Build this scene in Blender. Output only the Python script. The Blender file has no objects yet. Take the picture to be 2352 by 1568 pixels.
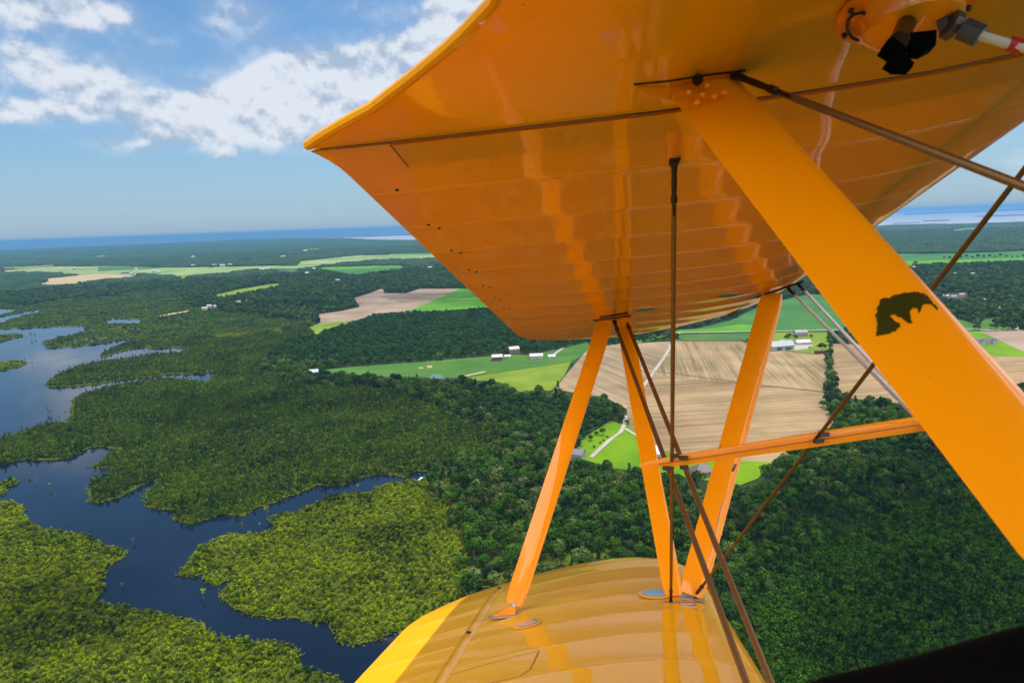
import bpy, bmesh, math, random
import numpy as np
from mathutils import Vector, Matrix
from mathutils.geometry import delaunay_2d_cdt
from mathutils.bvhtree import BVHTree

# ------------------------------------------------------------------ camera, sky, sun, exposure
SC = bpy.context.scene
COL = SC.collection
rnd = random.Random(7)
rng = np.random.default_rng(11)
H = 200.0                       # metres above the ground
F = 1568.0                      # focal length for a picture 2352 units wide (24 mm lens)
PITCH = math.atan(271.3 / F)
ROLL = math.atan(85 / 2352)
_r = Vector((1, 0, 0)); _u = Vector((0, math.sin(PITCH), math.cos(PITCH))); _f = Vector((0, math.cos(PITCH), -math.sin(PITCH)))
CR = _r * math.cos(ROLL) - _u * math.sin(ROLL)
CU = _u * math.cos(ROLL) + _r * math.sin(ROLL)
CM = Matrix((CR, CU, -_f)).transposed()
cam = bpy.data.cameras.new('camera')
camo = bpy.data.objects.new('camera', cam); COL.objects.link(camo)
camo.matrix_world = Matrix.Translation((0, 0, H)) @ CM.to_4x4()
cam.sensor_width = 36; cam.lens = 24; cam.clip_start = 0.05; cam.clip_end = 300000
cam.dof.use_dof = True; cam.dof.focus_distance = 6.0; cam.dof.aperture_fstop = 11
SC.camera = camo

# aircraft axes (C forward, S outboard, U up) seen from the camera
_s = Vector((209 / F, -176 / F, -1.)).normalized()
_c = Vector((1, .081, -(_s.x + _s.y * .081) / _s.z)).normalized()
_U = _s.cross(_c)
if _U.y < 0: _U = -_U
AX = Matrix((_c, _s, _U)).transposed()          # columns, camera frame
AW = CM @ AX                                     # world frame
SUNV = (AW @ Vector((.25, .02, 1.0))).normalized()
SUN_EL = math.asin(SUNV.z); SUN_AZ = math.atan2(SUNV.x, SUNV.y)

sun = bpy.data.lights.new('sun', 'SUN'); sun.energy = 4.0; sun.angle = math.radians(.55); sun.color = (1, .95, .86)
suno = bpy.data.objects.new('sun', sun); COL.objects.link(suno)
suno.rotation_euler = SUNV.to_track_quat('Z', 'Y').to_euler(); suno.location = (0, 0, 400)

SC.view_settings.view_transform = 'Standard'; SC.view_settings.look = 'None'
SC.view_settings.exposure = 0.5; SC.view_settings.gamma = 1
SC.render.engine = 'CYCLES'
cy = SC.cycles
cy.use_denoising = True
cy.max_bounces = 8; cy.diffuse_bounces = 4; cy.glossy_bounces = 4; cy.transmission_bounces = 6; cy.volume_bounces = 1
cy.transparent_max_bounces = 8; cy.sample_clamp_indirect = 6; cy.caustics_reflective = False; cy.caustics_refractive = False


def NT(mat_or_world):
    nt = mat_or_world.node_tree; nt.nodes.clear(); return nt


class N:
    """tiny node helper"""
    def __init__(s, nt): s.nt = nt
    def new(s, t, **k):
        n = s.nt.nodes.new(t)
        for a, b in k.items(): setattr(n, a, b)
        return n
    def link(s, a, b): s.nt.links.new(a, b)
    def val(s, sock, v):
        if hasattr(v, 'is_linked') or isinstance(v, bpy.types.NodeSocket): s.link(v, sock)
        else: sock.default_value = v
    def m(s, op, a, b=0.0, c=None, clamp=False):
        n = s.new('ShaderNodeMath', operation=op); n.use_clamp = clamp
        s.val(n.inputs[0], a)
        if len(n.inputs) > 1: s.val(n.inputs[1], b)
        if c is not None: s.val(n.inputs[2], c)
        return n.outputs[0]
    def sm(s, x, lo, hi):
        n = s.new('ShaderNodeMapRange', interpolation_type='SMOOTHSTEP')
        s.val(n.inputs[0], x); s.val(n.inputs[1], lo); s.val(n.inputs[2], hi)
        return n.outputs[0]
    def mix(s, f, a, b, blend='MIX'):
        n = s.new('ShaderNodeMix', data_type='RGBA', blend_type=blend)
        s.val(n.inputs[0], f); s.val(n.inputs[6], a); s.val(n.inputs[7], b)
        return n.outputs[2]
    def noise(s, vec, scale, detail=4, rough=.55, dist=0.0):
        n = s.new('ShaderNodeTexNoise'); s.val(n.inputs['Vector'], vec)
        n.inputs['Scale'].default_value = scale; n.inputs['Detail'].default_value = detail
        n.inputs['Roughness'].default_value = rough; n.inputs['Distortion'].default_value = dist
        return n.outputs[0]
    def mapping(s, vec, loc=(0, 0, 0), rot=(0, 0, 0), sc=(1, 1, 1)):
        n = s.new('ShaderNodeMapping'); s.link(vec, n.inputs[0])
        n.inputs[1].default_value = loc; n.inputs[2].default_value = rot; n.inputs[3].default_value = sc
        return n.outputs[0]


def c4(c): return (c[0], c[1], c[2], 1.0)


def pix_dir(x, y):
    return (CM @ Vector(((x - 1176) / F, (784 - y) / F, -1.))).normalized()


# sky: Nishita plus procedural cumulus laid out in azimuth / elevation
world = bpy.data.worlds.new('World'); SC.world = world; world.use_nodes = True
nt = NT(world); k = N(nt)
sky = k.new('ShaderNodeTexSky', sky_type='NISHITA'); sky.sun_disc = False
sky.sun_elevation = SUN_EL; sky.sun_rotation = SUN_AZ; sky.altitude = 200; sky.air_density = 1.0; sky.dust_density = .35; sky.ozone_density = 3.0
tc = k.new('ShaderNodeTexCoord'); D = tc.outputs['Generated']
sx = k.new('ShaderNodeSeparateXYZ'); k.link(D, sx.inputs[0])
az = k.m('ARCTAN2', sx.outputs[0], sx.outputs[1]); el = k.m('ARCSINE', sx.outputs[2])
warp = k.noise(D, 5.0, 4, .6)
clouds = [(70, 20, 220, 62, 1.05, 0), (225, 30, 80, 40, .9, 0), (540, 40, 95, 62, 1.1, 0), (140, 160, 150, 58, 1.05, 0), (45, 120, 60, 25, .7, 0), (40, 255, 120, 38, .8, 0),
          (170, 250, 120, 42, .72, 0), (260, 205, 110, 40, .8, 0), (330, 255, 150, 45, .5, 0), (300, 330, 100, 28, .95, 0), (400, 275, 140, 68, 1.2, 0), (520, 245, 140, 72, 1.25, 0), (640, 220, 160, 105, 1.6, 0), (700, 160, 110, 60, 1.1, 0),
          (800, 210, 190, 110, 1.7, 0), (930, 190, 160, 105, 1.7, 0), (1000, 130, 110, 80, 1.4, 0), (660, 300, 170, 52, 1.0, 0), (850, 300, 150, 50, .9, 0), (1070, 60, 130, 120, 1.8, 0), (1250, 60, 200, 170, 1.3, 0), (515, 352, 45, 25, .8, 0),
          (370, 105, 90, 45, .5, 0), (860, 20, 260, 40, .55, 0), (330, 150, 80, 30, .4, 0), (2420, 370, 160, 60, .8, 0), (1500, 150, 300, 120, 1.2, 0), (2000, 250, 260, 60, .9, 0)]
field = None
for (cx, cy_, rx, ry, st, _z) in clouds:
    d = pix_dir(cx, cy_); a0 = math.atan2(d.x, d.y); e0 = math.asin(d.z)
    sxr = rx / F * .80; syr = ry / F * .80
    da = k.m('MULTIPLY', k.m('SUBTRACT', az, a0), 1 / sxr)
    de = k.m('SUBTRACT', el, e0 - .5 * 0)
    de = k.m('MULTIPLY', k.m('ADD', de, k.m('MULTIPLY', k.m('SUBTRACT', az, a0), -.02)), 1 / syr)
    r2 = k.m('ADD', k.m('MULTIPLY', da, da), k.m('MULTIPLY', de, de))
    g = k.m('MULTIPLY', k.m('POWER', 2.718, k.m('MULTIPLY', r2, -1.0)), st)
    field = g if field is None else k.m('MAXIMUM', k.m('ADD', k.m('MULTIPLY', k.m('MINIMUM', field, g), .45), k.m('MAXIMUM', field, g)), 0.0)
# bright cumulus added outside the composed part to fill the shaded wings
low = k.noise(k.mapping(D, loc=(3, 1, 0), sc=(1, 1, 2.2)), 2.6, 3, .5)
outer = k.m('MULTIPLY', k.sm(low, .40, .56), k.sm(k.m('MAXIMUM', k.m('SUBTRACT', el, k.m('ADD', .36, k.m('MULTIPLY', k.sm(sx.outputs[1], -.3, .3), .24))), k.m('SUBTRACT', k.m('ABSOLUTE', az), .95)), 0.0, .15))
outer = k.m('MULTIPLY', outer, k.sm(el, .02, .2))
field = k.m('MAXIMUM', field, k.m('MULTIPLY', outer, 1.1))
Dc = k.mapping(D, sc=(1, 1, 1.15))
n1 = k.noise(Dc, 10.5, 7, .54)
n1b = k.noise(k.mapping(D, loc=(0, 0, .012), sc=(1, 1, 1.15)), 10.5, 7, .54)
dens = k.m('ADD', field, k.m('MULTIPLY', k.m('SUBTRACT', n1, .5), 2.0))
mask = k.sm(dens, .46, 1.12)
veil = k.m('MULTIPLY', k.sm(field, .08, 1.0), .42)
alpha = k.m('MAXIMUM', k.m('MULTIPLY', mask, .92), veil)
relief = k.m('MULTIPLY', k.m('SUBTRACT', n1, n1b), 11.0)
n2 = k.noise(Dc, 6.0, 4, .5)
shade = k.m('ADD', k.m('ADD', k.m('MULTIPLY', mask, .45), .28), k.m('ADD', relief, k.m('MULTIPLY', k.m('SUBTRACT', n2, .5), 1.1)), clamp=True)
ccol = k.mix(shade, (.30, .37, .48, 1), (.56, .59, .64, 1))
opp = k.sm(sx.outputs[1], .35, -.35)     # unseen clouds behind the camera, boosted most as fill light
ccol = k.mix(k.sm(outer, .05, .5), ccol, k.mix(opp, (1.75, 1.72, 1.68, 1), (3.1, 2.95, 2.75, 1)))
horiz = k.m('POWER', k.m('SUBTRACT', 1.0, k.m('ABSOLUTE', el, clamp=True), clamp=True), 7.0)
skyc = k.mix(1.0, sky.outputs[0], (.048, .076, .090, 1), 'MULTIPLY')
skyc = k.mix(k.m('MULTIPLY', horiz, .85), skyc, (.27, .345, .445, 1))
lp = k.mix(alpha, skyc, ccol)
bg = k.new('ShaderNodeBackground'); k.link(lp, bg.inputs[0]); bg.inputs[1].default_value = 1.0
wo = k.new('ShaderNodeOutputWorld'); k.link(bg.outputs[0], wo.inputs[0])
world.cycles.sampling_method = 'MANUAL'; world.cycles.sample_map_resolution = 512

SHADE_CLOUDS = [(275, 375, 200, 150, 900, .05, 18, 3, 'cloud over the dark wood'), (-290, 345, 105, 90, 900, .012, 12, 5, 'cloud over the left marsh'), (-240, 790, 210, 100, 1000, .012, 12, 8, 'cloud over the swamp'), (-350, 1900, 500, 300, 1100, .010, 14, 9, 'cloud over the far wood')]
# ------------------------------------------------------------------ helpers
HZ_T = [(-600, 582), (0, 555), (898, 515), (2081, 481), (2352, 477), (3000, 470)]
def hz_model(x): return 555 - 85 / 2352 * x
def gp(x, y, z=0.0):
    """ground point seen at picture position x, y"""
    yt = float(np.interp(x, [p[0] for p in HZ_T], [p[1] for p in HZ_T]))
    off = hz_model(x) - yt
    w = max(0.0, 1 - (y - yt) / 250.0)
    y = y + off * w
    y = max(y, hz_model(x) + 4.4)
    d = CM @ Vector(((x - 1176) / F, (784 - y) / F, -1.))
    t = (H - z) / -d.z
    return Vector((d.x * t, d.y * t, z))


def to_pix(P):
    """numpy (n,3) world -> picture position (target frame), inverse of gp for classification"""
    M = np.array(CM); q = (P - np.array([0, 0, H])) @ M
    dep = np.maximum(-q[:, 2], 1e-3)
    x = 1176 + F * q[:, 0] / dep; y = 784 - F * q[:, 1] / dep
    yt = np.interp(x, [p[0] for p in HZ_T], [p[1] for p in HZ_T])
    off = hz_model(x) - yt
    # y = Y + off*(1-(Y-yt)/250)  ->  Y
    Y = (y - off * (1 + yt / 250)) / (1 - off / 250)
    Y = np.where(Y - yt > 250, y, Y)
    return x, Y, -q[:, 2]


def z7(p): return [(x * .4297, 459.4 + .4297 * y) for x, y in p]
def z8(p): return [(x * .4297, 918.75 + .4297 * y) for x, y in p]
def za(p): return [(x * .25, 514.5 + .25 * y) for x, y in p]
def zb(p): return [(459.4 + .28906 * x, 514.5 + .28906 * y) for x, y in p]
def zc(p): return [(643.1 + .33594 * x, 716.6 + .33594 * y) for x, y in p]
def z4(p): return [(1194.4 + .3515 * x, 551 + .3515 * y) for x, y in p]
def z6(p): return [(1745.6 + .30471 * x, 441 + .30471 * y) for x, y in p]
def zd(p): return [(1929.4 + .17969 * x, 588 + .17969 * y) for x, y in p]
def z5(p): return [(1653.75 + .385 * x, 964.7 + .385 * y) for x, y in p]


def props(o, label=None, cat=None, group=None, kind=None):
    if label: o['label'] = label
    if cat: o['category'] = cat
    if group: o['group'] = group
    if kind: o['kind'] = kind
    return o


def mesh(name, V, Fc, mats=(), smooth=False):
    me = bpy.data.meshes.new(name); me.from_pydata([tuple(v) for v in V], [], [tuple(f) for f in Fc]); me.update()
    for m_ in (mats if isinstance(mats, (list, tuple)) else [mats]): me.materials.append(m_)
    if smooth: me.polygons.foreach_set('use_smooth', [True] * len(me.polygons))
    return me


def obj(name, me, parent=None, loc=None):
    o = bpy.data.objects.new(name, me); COL.objects.link(o)
    if parent: o.parent = parent
    if loc is not None: o.location = loc
    return o


def empty(name, loc, rz=0.0):
    o = bpy.data.objects.new(name, None); COL.objects.link(o); o.location = loc; o.rotation_euler = (0, 0, rz)
    o.empty_display_size = .5
    return o


class MB:
    def __init__(s): s.V = []; s.F = []; s.M = []
    def add(s, V, Fc, m=0):
        b = len(s.V); s.V += [Vector(v) for v in V]; s.F += [tuple(i + b for i in f) for f in Fc]; s.M += [m] * len(Fc)
    def box(s, c, h, R=None, m=0):
        vs = []
        for x in (-1, 1):
            for y in (-1, 1):
                for z in (-1, 1):
                    v = Vector((x * h[0], y * h[1], z * h[2]))
                    if R is not None: v = R @ v
                    vs.append(Vector(c) + v)
        s.add(vs, [(0, 1, 3, 2), (4, 6, 7, 5), (0, 4, 5, 1), (2, 3, 7, 6), (0, 2, 6, 4), (1, 5, 7, 3)], m)
    def tube(s, pts, rads, n=10, cap=True, m=0, ax=None, sec=None):
        """round tube, or streamlined section when sec=[(a,b)...] with chord axis ax"""
        pts = [Vector(p) for p in pts]; rings = []
        if not isinstance(rads, (list, tuple)): rads = [rads] * len(pts)
        for i, p in enumerate(pts):
            d = (pts[min(i + 1, len(pts) - 1)] - pts[max(i - 1, 0)]).normalized()
            a = Vector(ax) if ax is not None else (Vector((0, 0, 1)) if abs(d.z) < .9 else Vector((1, 0, 0)))
            a = (a - d * a.dot(d)).normalized(); b = d.cross(a)
            se = sec or [(math.cos(2 * math.pi * j / n), math.sin(2 * math.pi * j / n)) for j in range(n)]
            rings.append([p + a * (q[0] * rads[i]) + b * (q[1] * rads[i]) for q in se])
        nn = len(rings[0]); V = [v for r in rings for v in r]; Fc = []
        for i in range(len(rings) - 1):
            for j in range(nn):
                j2 = (j + 1) % nn
                Fc.append((i * nn + j, i * nn + j2, (i + 1) * nn + j2, (i + 1) * nn + j))
        if cap:
            Fc.append(tuple(range(nn - 1, -1, -1))); Fc.append(tuple((len(rings) - 1) * nn + j for j in range(nn)))
        s.add(V, Fc, m)
    def disc(s, c, nrm, r, th, n=24, asp=1.0, ax=None, m=0):
        nrm = Vector(nrm).normalized(); a = Vector(ax) if ax is not None else nrm.orthogonal(); a = (a - nrm * a.dot(nrm)).normalized(); b = nrm.cross(a)
        c = Vector(c); V = []
        for zz in (-th / 2, th / 2):
            for j in range(n):
                t = 2 * math.pi * j / n; V.append(c + nrm * zz + a * math.cos(t) * r * asp + b * math.sin(t) * r)
        Fc = [tuple(range(n - 1, -1, -1)), tuple(n + j for j in range(n))] + [(j, (j + 1) % n, n + (j + 1) % n, n + j) for j in range(n)]
        s.add(V, Fc, m)
    def ball(s, c, r, n=10, m=0, sc=(1, 1, 1)):
        V = [Vector(c) + Vector((0, 0, r * sc[2]))]; rows = n // 2
        for i in range(1, rows):
            ph = math.pi * i / rows
            for j in range(n):
                t = 2 * math.pi * j / n
                V.append(Vector(c) + Vector((r * sc[0] * math.sin(ph) * math.cos(t), r * sc[1] * math.sin(ph) * math.sin(t), r * sc[2] * math.cos(ph))))
        V.append(Vector(c) - Vector((0, 0, r * sc[2]))); Fc = []
        for j in range(n): Fc.append((0, 1 + j, 1 + (j + 1) % n))
        for i in range(rows - 2):
            for j in range(n):
                a = 1 + i * n + j; b = 1 + i * n + (j + 1) % n; Fc.append((a, a + n, b + n, b))
        L = len(V) - 1
        for j in range(n): Fc.append((L, 1 + (rows - 2) * n + (j + 1) % n, 1 + (rows - 2) * n + j))
        s.add(V, Fc, m)
    def build(s, name, mats, parent=None, smooth=False, loc=None):
        me = mesh(name, s.V, s.F, mats, smooth)
        if len(me.materials) > 1: me.polygons.foreach_set('material_index', s.M)
        if smooth:
            me.set_sharp_from_angle(angle=math.radians(38))
        o = obj(name, me, parent, loc)
        return o


# ------------------------------------------------------------------ materials
def new_mat(name):
    m_ = bpy.data.materials.new(name); m_.use_nodes = True; nt = NT(m_); return m_, N(nt)


def pbr(name, col, rough=.5, metal=0.0, spec=.5, coat=0.0, noise=0.0, nscale=4.0, bump=0.0):
    m_, k = new_mat(name)
    p = k.new('ShaderNodeBsdfPrincipled'); o = k.new('ShaderNodeOutputMaterial'); k.link(p.outputs[0], o.inputs[0])
    p.inputs['Roughness'].default_value = rough; p.inputs['Metallic'].default_value = metal
    p.inputs['Specular IOR Level'].default_value = spec; p.inputs['Coat Weight'].default_value = coat; p.inputs['Coat Roughness'].default_value = .06
    tcn = k.new('ShaderNodeTexCoord')
    n = k.noise(tcn.outputs['Object'], nscale, 5, .6)
    f = k.m('MULTIPLY', k.m('SUBTRACT', n, .5), noise * 2)
    c = k.mix(1.0, c4(col), c4(col), 'MIX')
    hs = k.new('ShaderNodeHueSaturation'); hs.inputs['Color'].default_value = c4(col)
    k.link(k.m('ADD', 1.0, f), hs.inputs['Value']); k.link(hs.outputs[0], p.inputs['Base Color'])
    if bump:
        b = k.new('ShaderNodeBump'); b.inputs['Strength'].default_value = 1; b.inputs['Distance'].default_value = bump
        k.link(k.noise(tcn.outputs['Object'], nscale * 3, 4, .6), b.inputs['Height']); k.link(b.outputs[0], p.inputs['Normal'])
    return m_


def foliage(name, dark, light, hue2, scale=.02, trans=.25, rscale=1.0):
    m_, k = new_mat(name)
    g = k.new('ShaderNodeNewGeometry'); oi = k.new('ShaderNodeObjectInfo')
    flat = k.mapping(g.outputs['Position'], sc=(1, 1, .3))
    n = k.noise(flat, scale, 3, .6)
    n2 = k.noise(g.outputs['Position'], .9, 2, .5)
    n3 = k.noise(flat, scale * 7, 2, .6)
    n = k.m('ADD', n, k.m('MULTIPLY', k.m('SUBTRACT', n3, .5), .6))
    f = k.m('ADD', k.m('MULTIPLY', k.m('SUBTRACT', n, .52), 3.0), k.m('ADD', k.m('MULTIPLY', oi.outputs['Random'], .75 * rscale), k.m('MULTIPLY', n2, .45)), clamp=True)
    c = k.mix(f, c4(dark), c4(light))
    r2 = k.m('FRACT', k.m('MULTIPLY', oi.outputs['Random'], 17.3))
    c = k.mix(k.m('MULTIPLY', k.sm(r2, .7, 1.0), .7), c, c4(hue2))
    p = k.new('ShaderNodeBsdfPrincipled'); k.link(c, p.inputs['Base Color']); p.inputs['Roughness'].default_value = .6; p.inputs['Specular IOR Level'].default_value = .08
    t = k.new('ShaderNodeBsdfTranslucent'); k.link(c, t.inputs[0])
    mx = k.new('ShaderNodeMixShader'); mx.inputs[0].default_value = trans; k.link(p.outputs[0], mx.inputs[1]); k.link(t.outputs[0], mx.inputs[2])
    o = k.new('ShaderNodeOutputMaterial'); k.link(mx.outputs[0], o.inputs[0])
    return m_


def field_mat(name, a, b, ang, stripe=.25, patch=.01, stripe_amt=.6, c3=None, fine=.0):
    m_, k = new_mat(name)
    g = k.new('ShaderNodeNewGeometry')
    v = k.mapping(g.outputs['Position'], rot=(0, 0, math.radians(ang)))
    st = k.noise(k.mapping(v, sc=(1, .02, 1)), stripe, 4, .7)
    st2 = k.noise(k.mapping(v, sc=(1, .01, 1)), stripe * .25, 2, .5)
    pa = k.noise(g.outputs['Position'], patch, 5, .6)
    sp = k.noise(g.outputs['Position'], .6, 3, .6)
    f = k.m('ADD', k.m('MULTIPLY', k.m('SUBTRACT', st, .5), 2.6 * stripe_amt), k.m('ADD', k.m('MULTIPLY', k.m('SUBTRACT', st2, .5), 1.6 * stripe_amt), k.m('MULTIPLY', k.m('SUBTRACT', pa, .5), 2.4)))
    f = k.m('ADD', k.m('ADD', f, .5), k.m('MULTIPLY', k.m('SUBTRACT', sp, .5), .5), clamp=True)
    c = k.mix(f, c4(a), c4(b))
    if c3:
        q = k.noise(k.mapping(g.outputs['Position'], loc=(31, 7, 0)), patch * 1.7, 4, .6)
        c = k.mix(k.m('MULTIPLY', k.sm(q, .52, .68), .7), c, c4(c3))
    p = k.new('ShaderNodeBsdfPrincipled'); k.link(c, p.inputs['Base Color']); p.inputs['Roughness'].default_value = .9; p.inputs['Specular IOR Level'].default_value = .1
    o = k.new('ShaderNodeOutputMaterial'); k.link(p.outputs[0], o.inputs[0])
    return m_


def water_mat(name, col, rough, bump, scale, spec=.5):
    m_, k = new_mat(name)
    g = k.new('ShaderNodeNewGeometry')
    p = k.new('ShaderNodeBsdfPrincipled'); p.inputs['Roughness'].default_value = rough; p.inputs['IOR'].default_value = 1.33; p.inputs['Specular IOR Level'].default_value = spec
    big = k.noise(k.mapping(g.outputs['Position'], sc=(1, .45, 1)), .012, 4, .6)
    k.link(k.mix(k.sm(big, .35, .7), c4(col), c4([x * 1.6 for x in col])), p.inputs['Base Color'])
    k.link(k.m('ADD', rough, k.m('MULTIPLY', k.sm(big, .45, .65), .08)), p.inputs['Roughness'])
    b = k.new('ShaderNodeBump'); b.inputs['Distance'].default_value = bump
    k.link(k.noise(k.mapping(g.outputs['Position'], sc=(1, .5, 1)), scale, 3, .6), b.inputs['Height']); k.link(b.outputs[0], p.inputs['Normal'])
    o = k.new('ShaderNodeOutputMaterial'); k.link(p.outputs[0], o.inputs[0])
    return m_


RIB_P = .285; RIB_0 = 1.5
ORG = Vector((.3, 2.0, -1.1))        # base of the aircraft root in aircraft axes


def fabric_mat(name, col, trans=.22, ribs=True, coat=1.0):
    m_, k = new_mat(name)
    tcn = k.new('ShaderNodeTexCoord'); sp = k.new('ShaderNodeSeparateXYZ'); k.link(tcn.outputs['Object'], sp.inputs[0])
    S = k.m('ADD', sp.outputs[1], ORG.y)
    hs = k.new('ShaderNodeHueSaturation'); hs.inputs['Color'].default_value = c4(col)
    grime = k.noise(tcn.outputs['Object'], 2.3, 6, .6)
    k.link(k.m('ADD', .95, k.m('MULTIPLY', k.m('SUBTRACT', grime, .5), .22)), hs.inputs['Value'])
    spk = k.noise(tcn.outputs['Object'], 42, 2, .5)
    base = k.mix(k.m('MULTIPLY', k.sm(spk, .72, .76), .25), hs.outputs[0], (.16, .06, .01, 1))
    hgt = k.noise(k.mapping(tcn.outputs['Object'], sc=(1, 3, 1)), 2.5, 3, .5)
    height = k.m('MULTIPLY', hgt, .0008)
    if ribs:
        ph = k.m('FRACT', k.m('ADD', k.m('DIVIDE', k.m('SUBTRACT', S, RIB_0), RIB_P), 100.5))
        dist = k.m('MULTIPLY', k.m('ABSOLUTE', k.m('SUBTRACT', ph, .5)), RIB_P)
        tape = k.m('SUBTRACT', 1.0, k.sm(dist, .017, .020))
        cord = k.m('SUBTRACT', 1.0, k.sm(dist, .0, .005))
        dash = k.sm(k.noise(k.mapping(tcn.outputs['Object'], sc=(9, .6, .6)), 4, 2, .5), .35, .6)
        height = k.m('ADD', height, k.m('ADD', k.m('MULTIPLY', tape, .0014), k.m('MULTIPLY', k.m('MULTIPLY', cord, .0022), dash)))
        edge = k.m('MULTIPLY', k.m('SUBTRACT', tape, k.m('SUBTRACT', 1.0, k.sm(dist, .013, .016))), .5)
        base = k.mix(k.m('MULTIPLY', dash, k.m('MULTIPLY', cord, .3)), base, (.25, .09, .008, 1))
        base = k.mix(edge, base, (1, .62, .12, 1))  # pale highlight painted along the tape edges
    b = k.new('ShaderNodeBump'); b.inputs['Distance'].default_value = 1.0; b.inputs['Strength'].default_value = .8; k.link(height, b.inputs['Height'])
    p = k.new('ShaderNodeBsdfPrincipled'); k.link(base, p.inputs['Base Color'])
    p.inputs['Roughness'].default_value = .4; p.inputs['Specular IOR Level'].default_value = .12; p.inputs['Coat Weight'].default_value = coat; p.inputs['Coat Roughness'].default_value = .045; p.inputs['Coat IOR'].default_value = 1.5
    k.link(b.outputs[0], p.inputs['Normal']); k.link(b.outputs[0], p.inputs['Coat Normal'])
    o = k.new('ShaderNodeOutputMaterial')
    if trans:
        t = k.new('ShaderNodeBsdfTranslucent'); k.link(k.mix(1.0, base, (1, .68, .3, 1), 'MULTIPLY'), t.inputs[0])
        mx = k.new('ShaderNodeMixShader'); mx.inputs[0].default_value = trans; k.link(p.outputs[0], mx.inputs[1]); k.link(t.outputs[0], mx.inputs[2])
        k.link(mx.outputs[0], o.inputs[0])
    else: k.link(p.outputs[0], o.inputs[0])
    return m_


YEL = (.98, .49, .001)
M_fab = fabric_mat('doped_fabric', YEL, .16)
M_fab_low = fabric_mat('doped_fabric_shade_lift', (1.0, .50, .001), .19, coat=.8)  # same paint as the upper wing, brightened to offset the shade there
M_fab_plain = fabric_mat('doped_plain_skin', YEL, .20, ribs=False)
M_paint = fabric_mat('orange_yellow_enamel', (.99, .31, .0005), 0, ribs=False, coat=.8)
M_dark = pbr('dark_oily_steel', (.035, .022, .014), .4, .6)
M_wire = pbr('streamline_wire_steel', (.20, .10, .03), .38, .5, noise=.1)  # brown reflection of the yellow wing put into the steel colour
M_wire2 = pbr('bright_wire_steel', (.80, .80, .80), .4, .4)
M_steel = pbr('grey_steel_fitting', (.42, .43, .44), .35, .9, noise=.2, nscale=30)
M_black = pbr('black_leather', (.0015, .001, .0015), .9, spec=.05, bump=.001, nscale=60)
M_gap = pbr('dark_joint_gap', (.30, .11, .01), .8)
M_glass = pbr('inspection_window_plastic', (.22, .29, .33), .12, 0, .6, coat=.6)
M_patch = pbr('dark_olive_patch', (.030, .030, .002), .35)
M_white = pbr('white_hose', (.7, .68, .65), .4)
M_red = pbr('red_tape', (.5, .02, .02), .4)
M_dgrey = pbr('dark_grey_plastic', (.05, .055, .06), .4)

# ------------------------------------------------------------------ ground, water, fields
M_floor = field_mat('woodland_floor', (.010, .022, .005), (.02, .04, .008), 20, patch=.006, stripe_amt=.1)
M_marsh = field_mat('marsh_peat_and_sedge', (.010, .018, .004), (.075, .10, .006), 0, patch=.03, stripe_amt=.1)
M_water = water_mat('river_water', (.003, .006, .013), .03, .015, .5)
M_sea = water_mat('open_sea_water', (.03, .06, .085), .35, .3, .05, .25)
M_bay = water_mat('calm_bay_water', (.22, .22, .25), .3, .1, .05)  # pale sky reflection put into the water's base colour
M_tan = field_mat('stubble_soil', (.10, .068, .032), (.255, .18, .10), 84, .5, .006, .8, (.15, .115, .05))
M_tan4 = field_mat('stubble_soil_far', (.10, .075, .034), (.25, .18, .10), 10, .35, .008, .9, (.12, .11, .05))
M_tan2 = field_mat('stubble_soil_rows', (.11, .08, .045), (.25, .185, .115), -20, .4, .008, .9)
M_brownf = field_mat('bare_brown_soil', (.14, .10, .07), (.24, .18, .135), 70, .15, .01, .5)
M_tan3 = field_mat('ripe_straw_field', (.22, .17, .095), (.31, .24, .14), 75, .1, .01, .4)
M_lime = field_mat('lime_green_crop', (.035, .13, .005), (.08, .20, .008), 60, .1, .01, .4)  # lime green crop colour with random streaks
M_lawn = field_mat('mown_lawn', (.045, .12, .001), (.115, .205, .002), 60, .2, .012, .3)
M_past = field_mat('pasture_grass', (.022, .080, .010), (.055, .12, .018), 80, .15, .012, .3)
M_yelg = field_mat('yellowing_meadow', (.07, .12, .008), (.13, .18, .016), 60, .12, .02, .3)
M_soy = field_mat('deep_green_crop', (.018, .075, .016), (.042, .125, .022), 75, .2, .008, .5)
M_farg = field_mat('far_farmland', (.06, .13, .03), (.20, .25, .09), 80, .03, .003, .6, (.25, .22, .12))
M_gravel = field_mat('pale_gravel', (.20, .185, .16), (.29, .27, .24), 0, .3, .05, .2)


def rough_edge(P, amp, step=None):
    """subdivide the outline of a picture polygon and roughen it on the ground"""
    G = [gp(*p) for p in P]; out = []
    n = len(G)
    for i in range(n):
        a, b = G[i], G[(i + 1) % n]; L = (b - a).length
        dist = max(200, ((a + b) / 2).length)
        st = step or dist * .012
        m = int(min(60, max(1, L / st)))
        for j in range(m):
            q = a.lerp(b, j / m); s = amp * dist / 500
            ph = Vector((q.x, q.y, 0)) * (.5 / max(s, .1)) * .35
            q = q + Vector((math.sin(ph.x * 1.7 + ph.y * .9) + .6 * math.sin(ph.x * 3.9 - ph.y * 2.3), math.cos(ph.y * 1.9 - ph.x * .7) + .6 * math.cos(ph.y * 4.3 + ph.x * 2.1), 0)) * s * .6
            out.append(q)
    return out


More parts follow.
